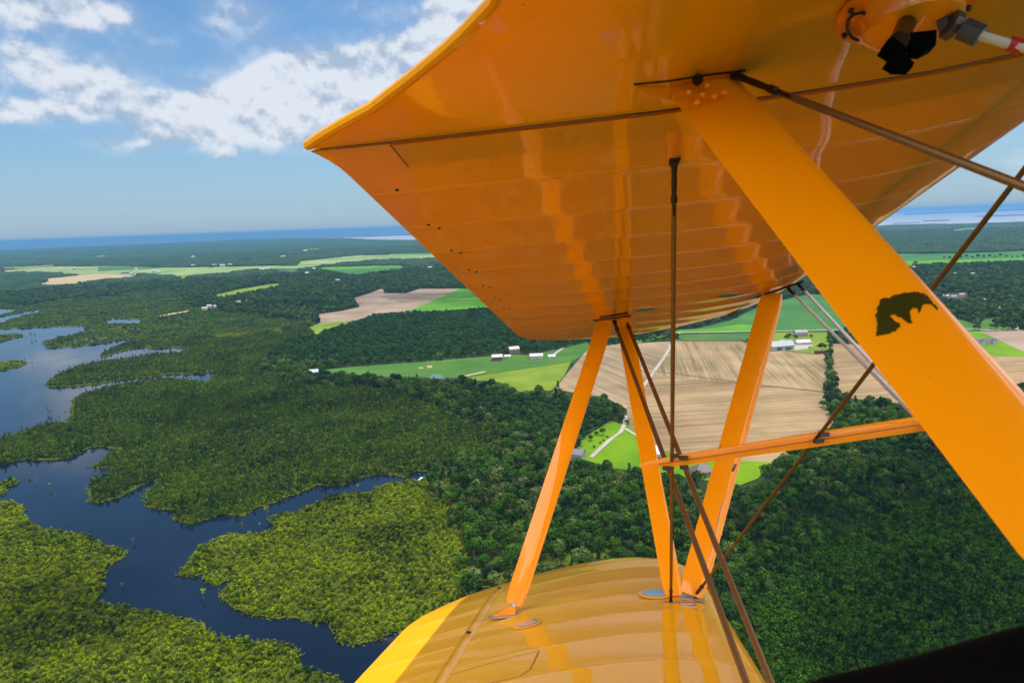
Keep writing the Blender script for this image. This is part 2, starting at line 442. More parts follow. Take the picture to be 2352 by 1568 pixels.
def sheet(name, P, mat, z, label=None, kind='structure', amp=0.0):
    pts = rough_edge(P, amp) if amp else [gp(*p) for p in P]
    c = sum(pts, Vector()) / len(pts)
    q = [Vector((p.x - c.x, p.y - c.y)) for p in pts]
    res = delaunay_2d_cdt(q, [], [list(range(len(q)))], 1, 1e-4)
    Fq = []
    for f in res[2]:
        a, b, d = (res[0][f[0]], res[0][f[1]], res[0][f[2]])
        Fq.append(tuple(f) if (b - a).cross(d - a) > 0 else tuple(reversed(f)))
    me = mesh(name, [(v.x, v.y, 0) for v in res[0]], Fq, mat)
    o = obj(name, me, loc=(c.x, c.y, z)); props(o, label, None, None, kind)
    return o


R = 75000
o = obj('ground', mesh('ground', [(-R, -R, 0), (R, -R, 0), (R, R, 0), (-R, R, 0)], [(0, 1, 2, 3)], M_floor)); props(o, kind='structure')

HULL = [(-900, 690), (92, 711), (318, 728), (335, 770), (460, 800), (500, 850), (500, 890), (600, 1050), (980, 1068), (990, 1110), (1000, 1480), (1000, 1900), (-900, 1900)]
sheet('river', HULL, M_water, .10)
LANDS = {
 'shore_top': ([(8, 742), (20, 735), (92, 717), (130, 700), (400, 700), (400, 728), (310, 733), (275, 730), (242, 734), (242, 743), (290, 744), (420, 741), (430, 757), (302, 751), (230, 757), (195, 758), (193, 753), (215, 748), (160, 749), (100, 751), (0, 756), (-200, 765), (-400, 760), (-400, 745)]),
 'inlet_bank': ([(-300, 718), (0, 724), (20, 718), (30, 714), (90, 712), (60, 716), (0, 727), (-300, 735)]),
 'spit_a': z7([(235, 758), (330, 730), (450, 705), (700, 690), (850, 690), (900, 735), (760, 742), (580, 735), (480, 742), (400, 750), (300, 768), (240, 768)]),
 'spit_b': z7([(245, 780), (330, 770), (470, 758), (620, 737), (760, 720), (900, 720), (900, 760), (760, 744), (650, 748), (540, 768), (450, 780), (320, 788), (250, 791)]),
 'spit_c': z7([(535, 838), (580, 805), (640, 778), (720, 758), (820, 748), (1300, 740), (1300, 830), (1040, 822), (960, 812), (1050, 798), (980, 788), (900, 790), (815, 795), (808, 782), (740, 786), (690, 800), (620, 815), (560, 836)]),
 'spit_d': z7([(250, 990), (290, 955), (340, 925), (440, 885), (600, 857), (700, 845), (820, 825), (940, 822), (1040, 822), (1300, 800), (1300, 930), (1150, 918), (1080, 927), (900, 930), (800, 945), (730, 952), (600, 968), (500, 985), (400, 993), (300, 1001)]),
 'swamp_land': z7([(1300, 930), (1150, 935), (1130, 978), (1080, 980), (1000, 962), (900, 955), (780, 972), (640, 985), (560, 1005), (480, 1030), (410, 1060), (405, 1110), (400, 1150), (370, 1188), (500, 1170), (400, 1205), (300, 1200), (200, 1212), (80, 1260), (0, 1283), (-300, 1330), (-300, 1480)]) + z8([(-300, 400), (0, 350), (100, 320), (250, 315), (360, 310), (450, 265), (480, 250), (560, 245), (640, 262), (700, 255), (650, 275), (590, 290), (540, 345), (490, 355), (560, 362), (700, 368), (600, 395), (490, 430), (490, 540), (560, 540), (640, 515), (740, 460), (820, 430), (890, 425), (830, 470), (800, 490), (790, 520), (800, 570), (870, 580), (930, 590), (950, 650), (1010, 662), (1100, 635), (1210, 610), (1300, 615), (1340, 580), (1480, 545), (1560, 510), (1680, 460), (1760, 455), (1860, 450), (1920, 415), (1980, 400), (2080, 395), (2180, 410), (2210, 380), (2290, 378), (2350, 200), (1600, 100), (1300, -60)]),
 'marsh_island_right': z8([(2350, 400), (2262, 432), (2190, 437), (2100, 442), (2000, 480), (1980, 500), (1850, 505), (1760, 520), (1690, 550), (1600, 600), (1470, 620), (1440, 660), (1480, 680), (1440, 715), (1330, 725), (1250, 715), (1180, 740), (1100, 780), (1060, 800), (1030, 850), (950, 940), (1000, 948), (1090, 935), (1100, 975), (1160, 990), (1230, 960), (1320, 950), (1240, 985), (1190, 1020), (1180, 1060), (1230, 1100), (1290, 1130), (1370, 1160), (1480, 1170), (1600, 1170), (1700, 1190), (1750, 1180), (1790, 1230), (1820, 1300), (1870, 1270), (1900, 1310), (1980, 1290), (2040, 1270), (2040, 1240), (2130, 1240), (2200, 1210), (2600, 1300), (3300, 1900), (3300, 700)]),
 'marsh_bank_left': z8([(-900, 600), (0, 555), (70, 550), (130, 570), (120, 620), (160, 660), (220, 700), (300, 705), (400, 720), (500, 740), (540, 770), (600, 790), (665, 810), (640, 850), (580, 880), (560, 930), (530, 980), (565, 1000), (520, 1060), (540, 1090), (640, 1100), (740, 1130), (860, 1140), (950, 1165), (1060, 1200), (1150, 1270), (1210, 1290), (1270, 1280), (1350, 1300), (1450, 1295), (1540, 1320), (1600, 1370), (1620, 1460), (1700, 1460), (1780, 1490), (1860, 1600), (1860, 2300), (-900, 2300)]),
 'islet_a': z8([(-300, 500), (0, 450), (70, 425), (105, 435), (40, 470), (10, 510), (-200, 560)]),
 'islet_b': z7([(-300, 740), (0, 720), (80, 715), (130, 725), (60, 740), (0, 758), (-200, 780)]),
 'islet_c': z7([(-300, 890), (0, 868), (80, 860), (132, 865), (100, 890), (0, 912), (-200, 950)]),
}
EDGES = []
for i, (nm, P) in enumerate(LANDS.items()):
    pe = rough_edge(P, 2.2)
    for a_, b_ in zip(pe, pe[1:] + pe[:1]):
        n_ = max(1, int((b_ - a_).length / 1.6)) if (b_ - a_).length < 60 else 1
        EDGES.append([tuple(a_.lerp(b_, t_ / n_)) for t_ in range(n_)])
    sheet('marsh_land', P, M_marsh, .30 + .02 * i, amp=2.2)

sheet('sea', [(-1500, 640), (-600, 610), (0, 576), (120, 569), (240, 563), (330, 559), (450, 553), (560, 546), (700, 541), (800, 538), (900, 533), (1000, 529), (1000, 500), (-1500, 560)], M_sea, 1.2)
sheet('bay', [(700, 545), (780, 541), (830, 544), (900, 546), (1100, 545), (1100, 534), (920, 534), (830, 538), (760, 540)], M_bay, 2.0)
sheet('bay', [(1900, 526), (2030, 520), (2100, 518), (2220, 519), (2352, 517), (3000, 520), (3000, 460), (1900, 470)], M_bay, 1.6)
for P in ([(2075, 492.5), (2200, 489), (2352, 486.5), (2500, 485), (2500, 489.5), (2352, 489.5), (2200, 492), (2075, 495)], [(2120, 509), (2180, 508), (2181, 510), (2120, 511)], [(2230, 501), (2352, 499), (2352, 501), (2260, 503)], [(2050, 514), (2110, 512.5), (2112, 514), (2050, 515.5)]):
    sheet('barrier_island', P, M_floor, 3.0)

FIELDS = [
 ('field', zb([(870, 820), (960, 780), (940, 712), (1100, 690), (1265, 655), (1260, 630), (1210, 585), (1350, 540), (1430, 507), (1462, 507), (1465, 540), (1640, 540), (1740, 505), (2060, 505), (1900, 580), (1640, 690), (1400, 705), (1290, 745), (1230, 770), (1000, 835), (920, 880)]), M_brownf, .2),
 ('field', zb([(865, 822), (960, 785), (1235, 762), (1000, 838), (920, 885)]), M_yelg, .5),
 ('field', zb([(2060, 505), (2500, 510), (2700, 640), (2250, 660), (1900, 685), (1640, 690), (1900, 580)]), M_lime, .2),
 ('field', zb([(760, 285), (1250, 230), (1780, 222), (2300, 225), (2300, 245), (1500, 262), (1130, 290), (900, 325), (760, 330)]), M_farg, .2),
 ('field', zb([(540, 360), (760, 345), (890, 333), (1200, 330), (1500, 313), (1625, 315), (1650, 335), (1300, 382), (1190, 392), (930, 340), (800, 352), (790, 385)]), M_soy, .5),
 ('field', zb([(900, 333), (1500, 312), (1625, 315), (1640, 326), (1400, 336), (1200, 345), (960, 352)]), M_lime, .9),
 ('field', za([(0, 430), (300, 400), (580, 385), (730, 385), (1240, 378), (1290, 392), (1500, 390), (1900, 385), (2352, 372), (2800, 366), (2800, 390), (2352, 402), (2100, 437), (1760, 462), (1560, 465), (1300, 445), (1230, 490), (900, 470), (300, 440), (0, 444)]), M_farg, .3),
 ('field', za([(1560, 462), (1765, 460), (1745, 490), (1650, 492)]), M_yelg, .7),
 ('field', za([(900, 390), (1240, 379), (1500, 392), (1290, 412), (900, 430)]), M_past, .7),
 ('field', za([(330, 560), (430, 500), (880, 452), (1230, 470), (1150, 490), (980, 495), (850, 520), (700, 545), (500, 560)]), M_tan3, .9),
 ('field', za([(0, 434), (580, 384), (585, 402), (300, 412), (0, 442)]), M_tan3, .9),
 ('field', za([(2170, 320), (2240, 305), (2352, 300), (2352, 312)]), M_past, .9),
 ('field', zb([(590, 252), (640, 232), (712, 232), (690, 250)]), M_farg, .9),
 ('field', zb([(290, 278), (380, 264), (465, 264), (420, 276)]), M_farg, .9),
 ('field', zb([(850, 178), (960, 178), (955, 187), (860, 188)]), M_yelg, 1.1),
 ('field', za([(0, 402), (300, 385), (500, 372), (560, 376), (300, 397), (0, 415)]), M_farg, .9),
 ('field', zb([(1480, 215), (2000, 208), (2000, 220), (1500, 224)]), M_past, .9),
 ('meadow', zb([(60, 575), (300, 515), (560, 470), (660, 460), (600, 490), (400, 530), (180, 575)]), M_yelg, .9),
 ('sandbar_track', za([(1450, 845), (1560, 822), (1740, 790), (1750, 800), (1580, 832), (1460, 850)]), M_tan3, .9),
 ('sandbar_track', za([(830, 296), (930, 285), (1015, 282), (1015, 290), (930, 295)]), M_tan3, .9),
 ('pasture', zc([(270, 400), (440, 378), (900, 345), (1500, 296), (1740, 290), (2110, 205), (2130, 260), (1990, 340), (1500, 410), (1260, 450), (1000, 445), (700, 442), (440, 430)]), M_past, .2),
 ('meadow', zc([(1990, 342), (1940, 440), (1860, 535), (1640, 545), (1500, 480), (1260, 462), (1260, 452), (1500, 413)]), M_yelg, .2),
 ('bare_patch', zc([(945, 382), (975, 378), (980, 388), (950, 390)]), M_tan3, .6),
 ('bare_patch', zc([(1005, 370), (1040, 368), (1042, 382), (1008, 384)]), M_tan3, .6),
 ('bare_patch', zc([(1250, 438), (1400, 405), (1405, 412), (1260, 446)]), M_tan3, .6),
 ('field', [(1395, 800), (1480, 782), (1545, 768), (1680, 735), (1750, 700), (1860, 675), (1950, 682), (2100, 700), (2240, 745), (2240, 756), (1900, 760), (1560, 766), (1420, 797)], M_soy, .2),
 ('field', [(1555, 766), (1500, 780), (1440, 792), (1395, 801), (1395, 795), (1480, 778), (1560, 758), (1640, 753), (1700, 745), (1780, 748), (1780, 757)], M_lime, .35),
 ('field', [(1562, 769), (1770, 765), (1764, 778), (1570, 780), (1552, 776)], M_past, .6),
 ('field', [(1275, 893), (1305, 855), (1352, 800), (1420, 790), (1548, 784), (1478, 885), (1452, 915), (1440, 940), (1390, 912), (1330, 905)], M_tan2, .4),
 ('field', [(1548, 784), (1700, 784), (1765, 802), (1895, 816), (1903, 850), (1892, 910), (1915, 970), (1880, 1010), (1790, 1050), (1770, 1062), (1640, 1058), (1500, 1032), (1440, 985), (1440, 930), (1478, 885)], M_tan, .45),
 ('field', [(1500, 850), (1548, 784), (1700, 784), (1765, 802), (1895, 816), (1903, 850), (1894, 902), (1700, 880), (1560, 868), (1500, 862)], M_tan4, .55),
 ('farmyard', [(1750, 764), (1900, 763), (1905, 800), (1890, 816), (1765, 804), (1745, 795)], M_yelg, .55),
 ('farmyard', [(1765, 790), (1800, 780), (1835, 784), (1870, 795), (1850, 803), (1790, 808), (1765, 805)], M_gravel, .75),
 ('field', [(1908, 790), (2200, 795), (2300, 830), (2500, 860), (2500, 900), (2352, 880), (2250, 890), (2100, 930), (1950, 915), (1920, 890), (1912, 850)], M_tan, .45),
 ('field', zd([(1750, 962), (2900, 955), (2900, 1400), (2352, 1235)]), M_brownf, .5),
 ('field', zd([(1900, 1275), (2352, 1292), (2900, 1320), (2900, 1800), (2352, 1650), (2100, 1400)]), M_tan, .5),
 ('lawn', zd([(1480, 963), (1790, 963), (2352, 1230), (2600, 1330), (2352, 1292), (1900, 1277), (1500, 1260), (1300, 1000)]), M_lawn, .6),
 ('pasture', zd([(1400, 900), (1480, 895), (2180, 898), (2210, 942), (1500, 945)]), M_past, .5),
 ('pasture', zd([(1840, 800), (1990, 790), (1960, 895), (1780, 895)]), M_past, .5),
 ('field', [(2040, 584), (2200, 584), (2352, 580), (2600, 576), (2600, 600), (2352, 602), (2150, 606), (2070, 612)], M_soy, .3),
 ('field', [(2065, 600), (2150, 600), (2352, 596), (2600, 592), (2600, 599), (2352, 603), (2150, 607), (2075, 612)], M_lime, .6),
 ('field', z6([(1430, 295), (1700, 275), (1720, 285), (1450, 305)]), M_farg, .4),
 ('lawn', [(1325, 1052), (1335, 1010), (1400, 968), (1440, 975), (1500, 1032), (1640, 1058), (1775, 1062), (1740, 1100), (1700, 1115), (1560, 1095), (1400, 1075), (1360, 1062)], M_lawn, .5),
]
for nm, P, mt, z in FIELDS:
    sheet(nm, P, mt, z)


def ribbon(name, P, w, mat, z):
    G = [gp(*p) for p in P]; V = []
    Q = []
    for i in range(len(G) - 1):
        for j in range(6): Q.append(G[i].lerp(G[i + 1], j / 6))
    Q.append(G[-1])
    for i, p in enumerate(Q):
        d = (Q[min(i + 1, len(Q) - 1)] - Q[max(i - 1, 0)]).normalized(); n = Vector((-d.y, d.x, 0)) * w / 2
        V += [(p.x + n.x, p.y + n.y, z), (p.x - n.x, p.y - n.y, z)]
    me = mesh(name, V, [(2 * i, 2 * i + 1, 2 * i + 3, 2 * i + 2) for i in range(len(Q) - 1)], mat)
    return props(obj(name, me), kind='structure')


ribbon('road', [(1540, 773), (1562, 765), (1700, 762), (1900, 759), (2100, 757), (2240, 758), (2335, 760), (2420, 759), (2700, 756)], 7, M_gravel, .9)
ribbon('track', [(1548, 782), (1530, 815), (1505, 850), (1480, 885), (1455, 912)], 4.5, M_gravel, .8)
ribbon('track', [(1503, 853), (1600, 866), (1750, 886), (1894, 901)], 1.6, M_floor, .84)
ribbon('track', [(1548, 783), (1560, 781), (1700, 781), (1764, 780), (1772, 766)], 3.0, M_gravel, .82)
ribbon('driveway', [(1357, 1052), (1375, 1035), (1400, 1012), (1425, 994), (1435, 975), (1437, 955)], 4, M_gravel, .9)
ribbon('driveway', [(1435, 985), (1465, 1003), (1500, 1040)], 3.5, M_gravel, .92)
ribbon('driveway', zc([(1865, 305), (1890, 280), (1935, 250)]), 5, M_gravel, .9)
ribbon('road', zd([(2265, 945), (2220, 880), (2170, 800), (2150, 770)]), 8, M_gravel, .95)
ribbon('road', zd([(2060, 730), (2040, 660), (1960, 600), (1800, 540)]), 7, M_gravel, .95)

# ------------------------------------------------------------------ vegetation
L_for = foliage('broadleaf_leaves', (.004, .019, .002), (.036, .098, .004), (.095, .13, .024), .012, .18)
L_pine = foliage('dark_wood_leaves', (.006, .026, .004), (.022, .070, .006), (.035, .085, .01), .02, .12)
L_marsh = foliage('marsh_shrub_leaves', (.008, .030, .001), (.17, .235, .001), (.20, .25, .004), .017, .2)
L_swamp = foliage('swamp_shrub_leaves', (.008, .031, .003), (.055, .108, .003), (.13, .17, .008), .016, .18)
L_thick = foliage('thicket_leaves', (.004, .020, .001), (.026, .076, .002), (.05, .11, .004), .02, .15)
L_cyp = foliage('cypress_leaves', (.06, .10, .002), (.20, .28, .004), (.14, .2, .006), .05)
M_bark = pbr('grey_bark', (.12, .10, .08), .9, noise=.3)


def leaf_blob(V, Fc, c, r, n, size, R_, up=.35):
    for _ in range(n):
        d = Vector((R_.gauss(0, 1), R_.gauss(0, 1), R_.gauss(0, 1) + up)).normalized()
        p = c + Vector((d.x * r[0], d.y * r[1], d.z * r[2])) * R_.uniform(.82, 1.08)
        nn = (d + Vector((R_.gauss(0, .3), R_.gauss(0, .3), R_.gauss(0, .3)))).normalized()
        a = nn.orthogonal().normalized(); a.rotate(Matrix.Rotation(R_.uniform(0, 6.28), 3, nn)); b = nn.cross(a)
        s = size * R_.uniform(.6, 1.25); t = s * R_.uniform(.5, 1.0); q = len(V)
        V += [p - a * s - b * t * .4, p + b * t * -1.0 + a * s * .3, p + a * s, p + b * t]
        Fc.append((q, q + 1, q + 2, q + 3))


def crown(kind, seed):
    """crown mesh of a tree about 1 unit = 1 m"""
    R_ = random.Random(seed); V = []; Fc = []
    if kind == 'broad':
        W = R_.uniform(3.6, 5.0); Ht = R_.uniform(9, 12)
        for _ in range(15):
            a = R_.uniform(0, 6.28); rr = W * math.sqrt(R_.random()) * .78
            z = Ht - 2.2 - (rr / W) ** 2 * 3.6 - R_.uniform(0, 2.0)
            rad = R_.uniform(1.2, 2.0)
            leaf_blob(V, Fc, Vector((math.cos(a) * rr, math.sin(a) * rr, z)), (rad, rad, rad * .85), 30, .55, R_)
        leaf_blob(V, Fc, Vector((0, 0, Ht - 4.4)), (W * .8, W * .8, 2.8), 60, .8, R_)
    elif kind == 'pine':
        Ht = R_.uniform(10, 13); W = R_.uniform(2.2, 3.0)
        for i in range(11):
            t = i / 10; z = 3.5 + t * (Ht - 4); w = W * (1 - t * .62)
            a = R_.uniform(0, 6.28); rr = w * R_.uniform(.2, .6)
            leaf_blob(V, Fc, Vector((math.cos(a) * rr, math.sin(a) * rr, z)), (w * .62, w * .62, 1.0), 26, .5, R_)
    elif kind == 'bush':
        for _ in range(5):
            a = R_.uniform(0, 6.28); rr = R_.uniform(0, 1.0); rad = R_.uniform(.5, .95)
            leaf_blob(V, Fc, Vector((math.cos(a) * rr, math.sin(a) * rr, R_.uniform(.7, 1.9))), (rad, rad, rad * .9), 17, .33, R_)
    elif kind == 'sparse':
        Ht = R_.uniform(5, 7)
        for i in range(7):
            a = R_.uniform(0, 6.28); rr = R_.uniform(0, 1.1); rad = R_.uniform(.5, .9)
            leaf_blob(V, Fc, Vector((math.cos(a) * rr, math.sin(a) * rr, Ht - R_.uniform(.3, 2.6))), (rad, rad, rad * .6), 16, .32, R_)
    return V, Fc


def trunk(kind, seed):
    R_ = random.Random(seed + 50); b = MB()
    Ht = {'broad': 7.5, 'pine': 10, 'bush': 1.2, 'sparse': 5.2}[kind]; r = {'broad': .32, 'pine': .25, 'bush': .07, 'sparse': .14}[kind]
    lean = Vector((R_.uniform(-.05, .05), R_.uniform(-.05, .05), 0))
    pts = [Vector((0, 0, -.3)), Vector((0, 0, .4)), lean * Ht + Vector((0, 0, Ht * .5)), lean * Ht * 1.6 + Vector((0, 0, Ht))]
    b.tube(pts, [r * 1.5, r, r * .75, r * .3], 7)
    for _ in range(5 if kind != 'bush' else 3):
        z = Ht * R_.uniform(.45, .85); a = R_.uniform(0, 6.28); L = Ht * R_.uniform(.22, .38)
        st = lean * z * 1.2 + Vector((0, 0, z))
        b.tube([st, st + Vector((math.cos(a) * L * .6, math.sin(a) * L * .6, L * .35)), st + Vector((math.cos(a) * L, math.sin(a) * L, L * .8))], [r * .45, r * .3, r * .12], 5)
    return b.V, b.F


def plant_mesh(name, kind, seed, leafmat):
    V, Fc = crown(kind, seed); n1 = len(Fc)
    tv, tf = trunk(kind, seed); b = len(V)
    me = mesh(name, list(V) + list(tv), Fc + [tuple(i + b for i in f) for f in tf], [leafmat, M_bark])
    mi = [0] * n1 + [1] * len(tf); me.polygons.foreach_set('material_index', mi)
    return me


def canopy_mesh(name, seed, leafmat, size=50, lumps=34):
    """a piece of closed woodland canopy about size metres across for distant woods"""
    R_ = random.Random(seed); V = []; Fc = []
    for _ in range(lumps):
        a = R_.uniform(0, 6.28); rr = size * .5 * math.sqrt(R_.random()); w = R_.uniform(3.2, 5.6); h = R_.uniform(8.5, 13)
        c = Vector((math.cos(a) * rr, math.sin(a) * rr, 0)); n = 7; base = len(V)
        rows = [(1.0, 0.0), (1.08, h * .45), (.85, h * .75), (.45, h * .95)]
        for (q, z) in rows:
            for j in range(n):
                t = 6.283 * j / n + R_.uniform(-.2, .2); g = w * q * R_.uniform(.75, 1.2)
                V.append(c + Vector((math.cos(t) * g, math.sin(t) * g, z + (R_.uniform(-.9, .9) if z else 0))))
        V.append(c + Vector((0, 0, h * R_.uniform(.95, 1.08))))
        for i in range(3):
            for j in range(n): Fc.append((base + i * n + j, base + i * n + (j + 1) % n, base + (i + 1) * n + (j + 1) % n, base + (i + 1) * n + j))
        for j in range(n): Fc.append((base + 3 * n + j, base + 3 * n + (j + 1) % n, base + 4 * n))
    return mesh(name, V, Fc, leafmat)


def variants(tag_, meshes):
    c = bpy.data.collections.new(tag_)
    for i, me in enumerate(meshes):
        o = bpy.data.objects.new(me.name, me); c.objects.link(o)
    return c


L_for2 = foliage('pale_broadleaf_leaves', (.030, .055, .012), (.10, .15, .03), (.13, .15, .06), .02, .18)
V_for = variants('broadleaf variants', [plant_mesh('broadleaf', 'broad', 100 + i, L_for) for i in range(6)] + [plant_mesh('broadleaf_pale', 'broad', 120, L_for2), plant_mesh('broadleaf_tall', 'pine', 121, L_for), plant_mesh('broadleaf_thin', 'sparse', 122, L_for2)])
V_pine = variants('conifer variants', [plant_mesh('dark_broadleaf', 'broad', 200 + i, L_pine) for i in range(4)])
V_marsh = variants('marsh shrub variants', [plant_mesh('marsh_shrub', 'bush', 300 + i, L_marsh) for i in range(5)])
def shrunk(me, f):
    me.transform(Matrix.Diagonal((f, f, f, 1))); return me
V_swamp = variants('swamp shrub variants', [plant_mesh('swamp_shrub', 'bush', 330 + i, L_swamp) for i in range(5)] + [shrunk(plant_mesh('swamp_tree', 'sparse', 340, L_swamp), .55), shrunk(plant_mesh('swamp_tree_thin', 'pine', 341, L_swamp), .36)])
V_thick = variants('thicket variants', [plant_mesh('thicket_shrub', 'bush', 360 + i, L_thick) for i in range(5)])
L_sedge = foliage('sedge_leaves', (.05, .075, .004), (.15, .19, .004), (.18, .2, .01), .05)
V_marsh_x = [bpy.data.objects.new('sedge', shrunk(plant_mesh('sedge', 'bush', 350, L_sedge), .5))]
V_marsh.objects.link(V_marsh_x[0])
L_far = foliage('distant_wood_leaves', (.012, .034, .010), (.032, .070, .018), (.04, .08, .02), .0025, .1)
V_far = variants('canopy variants', [canopy_mesh('wood_canopy', 400 + i, L_far) for i in range(4)])
V_edge = variants('marsh edge variants', [plant_mesh('marsh_edge_shrub', 'bush', 380 + i, foliage('bright_edge_leaves', (.07, .11, .006), (.19, .25, .006), (.2, .24, .02), .03)) for i in range(2)])


def pip(x, y, P):
    P = np.array(P, float); n = len(P); ins = np.zeros(len(x), bool)
    x1, y1 = P[:, 0], P[:, 1]; x2, y2 = np.roll(x1, -1), np.roll(y1, -1)
    for i in range(n):
        if y1[i] == y2[i]: continue
        c = (y1[i] > y) != (y2[i] > y)
        ins ^= c & (x < (x2[i] - x1[i]) * (y - y1[i]) / (y2[i] - y1[i]) + x1[i])
    return ins


# classes: 0 none, 1 forest, 2 conifer wood, 3 marsh, 4 swamp shrub, 5 thicket
SWAMPZ = [(60, 700), (400, 660), (430, 700), (700, 740), (735, 780), (640, 800), (600, 850), (700, 890), (900, 895), (1060, 965), (1190, 985), (1130, 1040), (1010, 1080), (985, 1110), (300, 1300), (-400, 1200), (-400, 690)]
BRIGHTZ = [(225, 742), (420, 735), (560, 722), (690, 735), (640, 765), (500, 775), (330, 772), (250, 765)]
THICKZ = [(1700, 1420), (1740, 1360), (1870, 1262), (1960, 1240), (2080, 1165), (2270, 1150), (2700, 1150), (2700, 2100), (1600, 2100)]
MARSHR = z8([(2230, 440), (2000, 470), (1700, 540), (1400, 640), (1100, 760), (900, 940), (1100, 1200), (1800, 1400), (2200, 1300), (2450, 1150), (2500, 900), (2420, 600)])
PINEZ = [(735, 770), (800, 745), (870, 712), (1100, 700), (1200, 760), (1500, 790), (1380, 805), (1150, 812), (880, 835), (780, 838), (700, 840), (620, 820), (640, 790)]
OPENW = [(1120, 808), (1200, 800), (1300, 800), (1330, 830), (1120, 830)]
SEAS = [[(-1500, 640), (-600, 610), (0, 576), (120, 569), (240, 563), (330, 559), (450, 553), (560, 546), (700, 541), (800, 538), (900, 533), (1000, 529), (1000, 400), (-1500, 400)],
        [(700, 545), (780, 541), (830, 544), (900, 546), (1100, 545), (1100, 400), (760, 400)], [(1900, 526), (2030, 520), (2100, 518), (2220, 519), (2352, 517), (3000, 520), (3000, 400), (1900, 400)]]
CLEAR = [[(1360, 1052), (1425, 985), (1440, 985), (1372, 1052)], zc([(440, 425), (710, 425), (710, 470), (440, 470)]),
         zc([(1430, 290), (1800, 290), (1800, 335), (1430, 335)]), zd([(1340, 470), (1650, 480), (1650, 590), (1340, 590)]), zd([(1370, 560), (1990, 560), (1990, 600), (1370, 600)]), zd([(2010, 600), (2080, 600), (2080, 740), (2030, 740)]), zd([(2130, 760), (2180, 760), (2290, 950), (2230, 950)])]


def classify(P):
    x, y, dep = to_pix(P)
    cls = np.ones(len(x), int)
    # irregular class borders
    wob = 9 * np.sin(x * .05 + y * .11) + 6 * np.sin(x * .13 - y * .07)
    cls[pip(x, y + wob * .3, SWAMPZ)] = 4
    cls[pip(x, y, PINEZ)] = 2
    cls[pip(x + wob, y + wob, THICKZ)] = 5
    nz = np.sin(P[:, 0] * .013 + 1) * np.sin(P[:, 1] * .011) + .6 * np.sin(P[:, 0] * .031 + P[:, 1] * .02)
    cls[(cls == 1) & (nz > .75)] = 2
    hull = pip(x, y, HULL)
    cls[hull] = 0
    for nm, L in LANDS.items():
        i = pip(x + wob * .12, y + wob * .08, L)
        cls[i & hull & (cls == 0)] = 4 if nm in ('swamp_land', 'shore_top', 'spit_d', 'spit_c') else 3
    cls[pip(x + wob, y + wob, MARSHR) & (cls != 0)] = 3
    cls[pip(x + wob, y + wob * .4, BRIGHTZ) & (cls == 4)] = 3
    for nm, Pn, mt, z in FIELDS:
        cls[pip(x, y, Pn)] = 0
    P7 = P + np.array([0, 0, 7.0]); xt, yt_, _ = to_pix(P7)
    for nm, Pn, mt, z in FIELDS:
        cls[((cls == 1) | (cls == 2)) & pip(xt, yt_, Pn)] = 0
    for S_ in SEAS + CLEAR: cls[pip(x, y, S_)] = 0
    for S_ in (SHOTS):
        dd = np.hypot(P[:, 0] - S_[0], P[:, 1] - S_[1]); cls[dd < S_[2]] = 0
    return cls, x, y, dep


def sector(r0, r1, spacing, az0=-.80, az1=.80):
    ymax = r1; n0 = int(2 * r1 / spacing)
    xs = np.arange(-r1, r1, spacing); ys = np.arange(r0 * .6, r1, spacing)
    X, Y = np.meshgrid(xs, ys); X = X.ravel(); Y = Y.ravel()
    X = X + rng.uniform(-.48, .48, len(X)) * spacing; Y = Y + rng.uniform(-.48, .48, len(Y)) * spacing
    r = np.hypot(X, Y); a = np.arctan2(X, Y)
    m_ = (r > r0) & (r <= r1) & (a > az0) & (a < az1)
    return np.stack([X[m_], Y[m_], np.zeros(m_.sum())], 1)


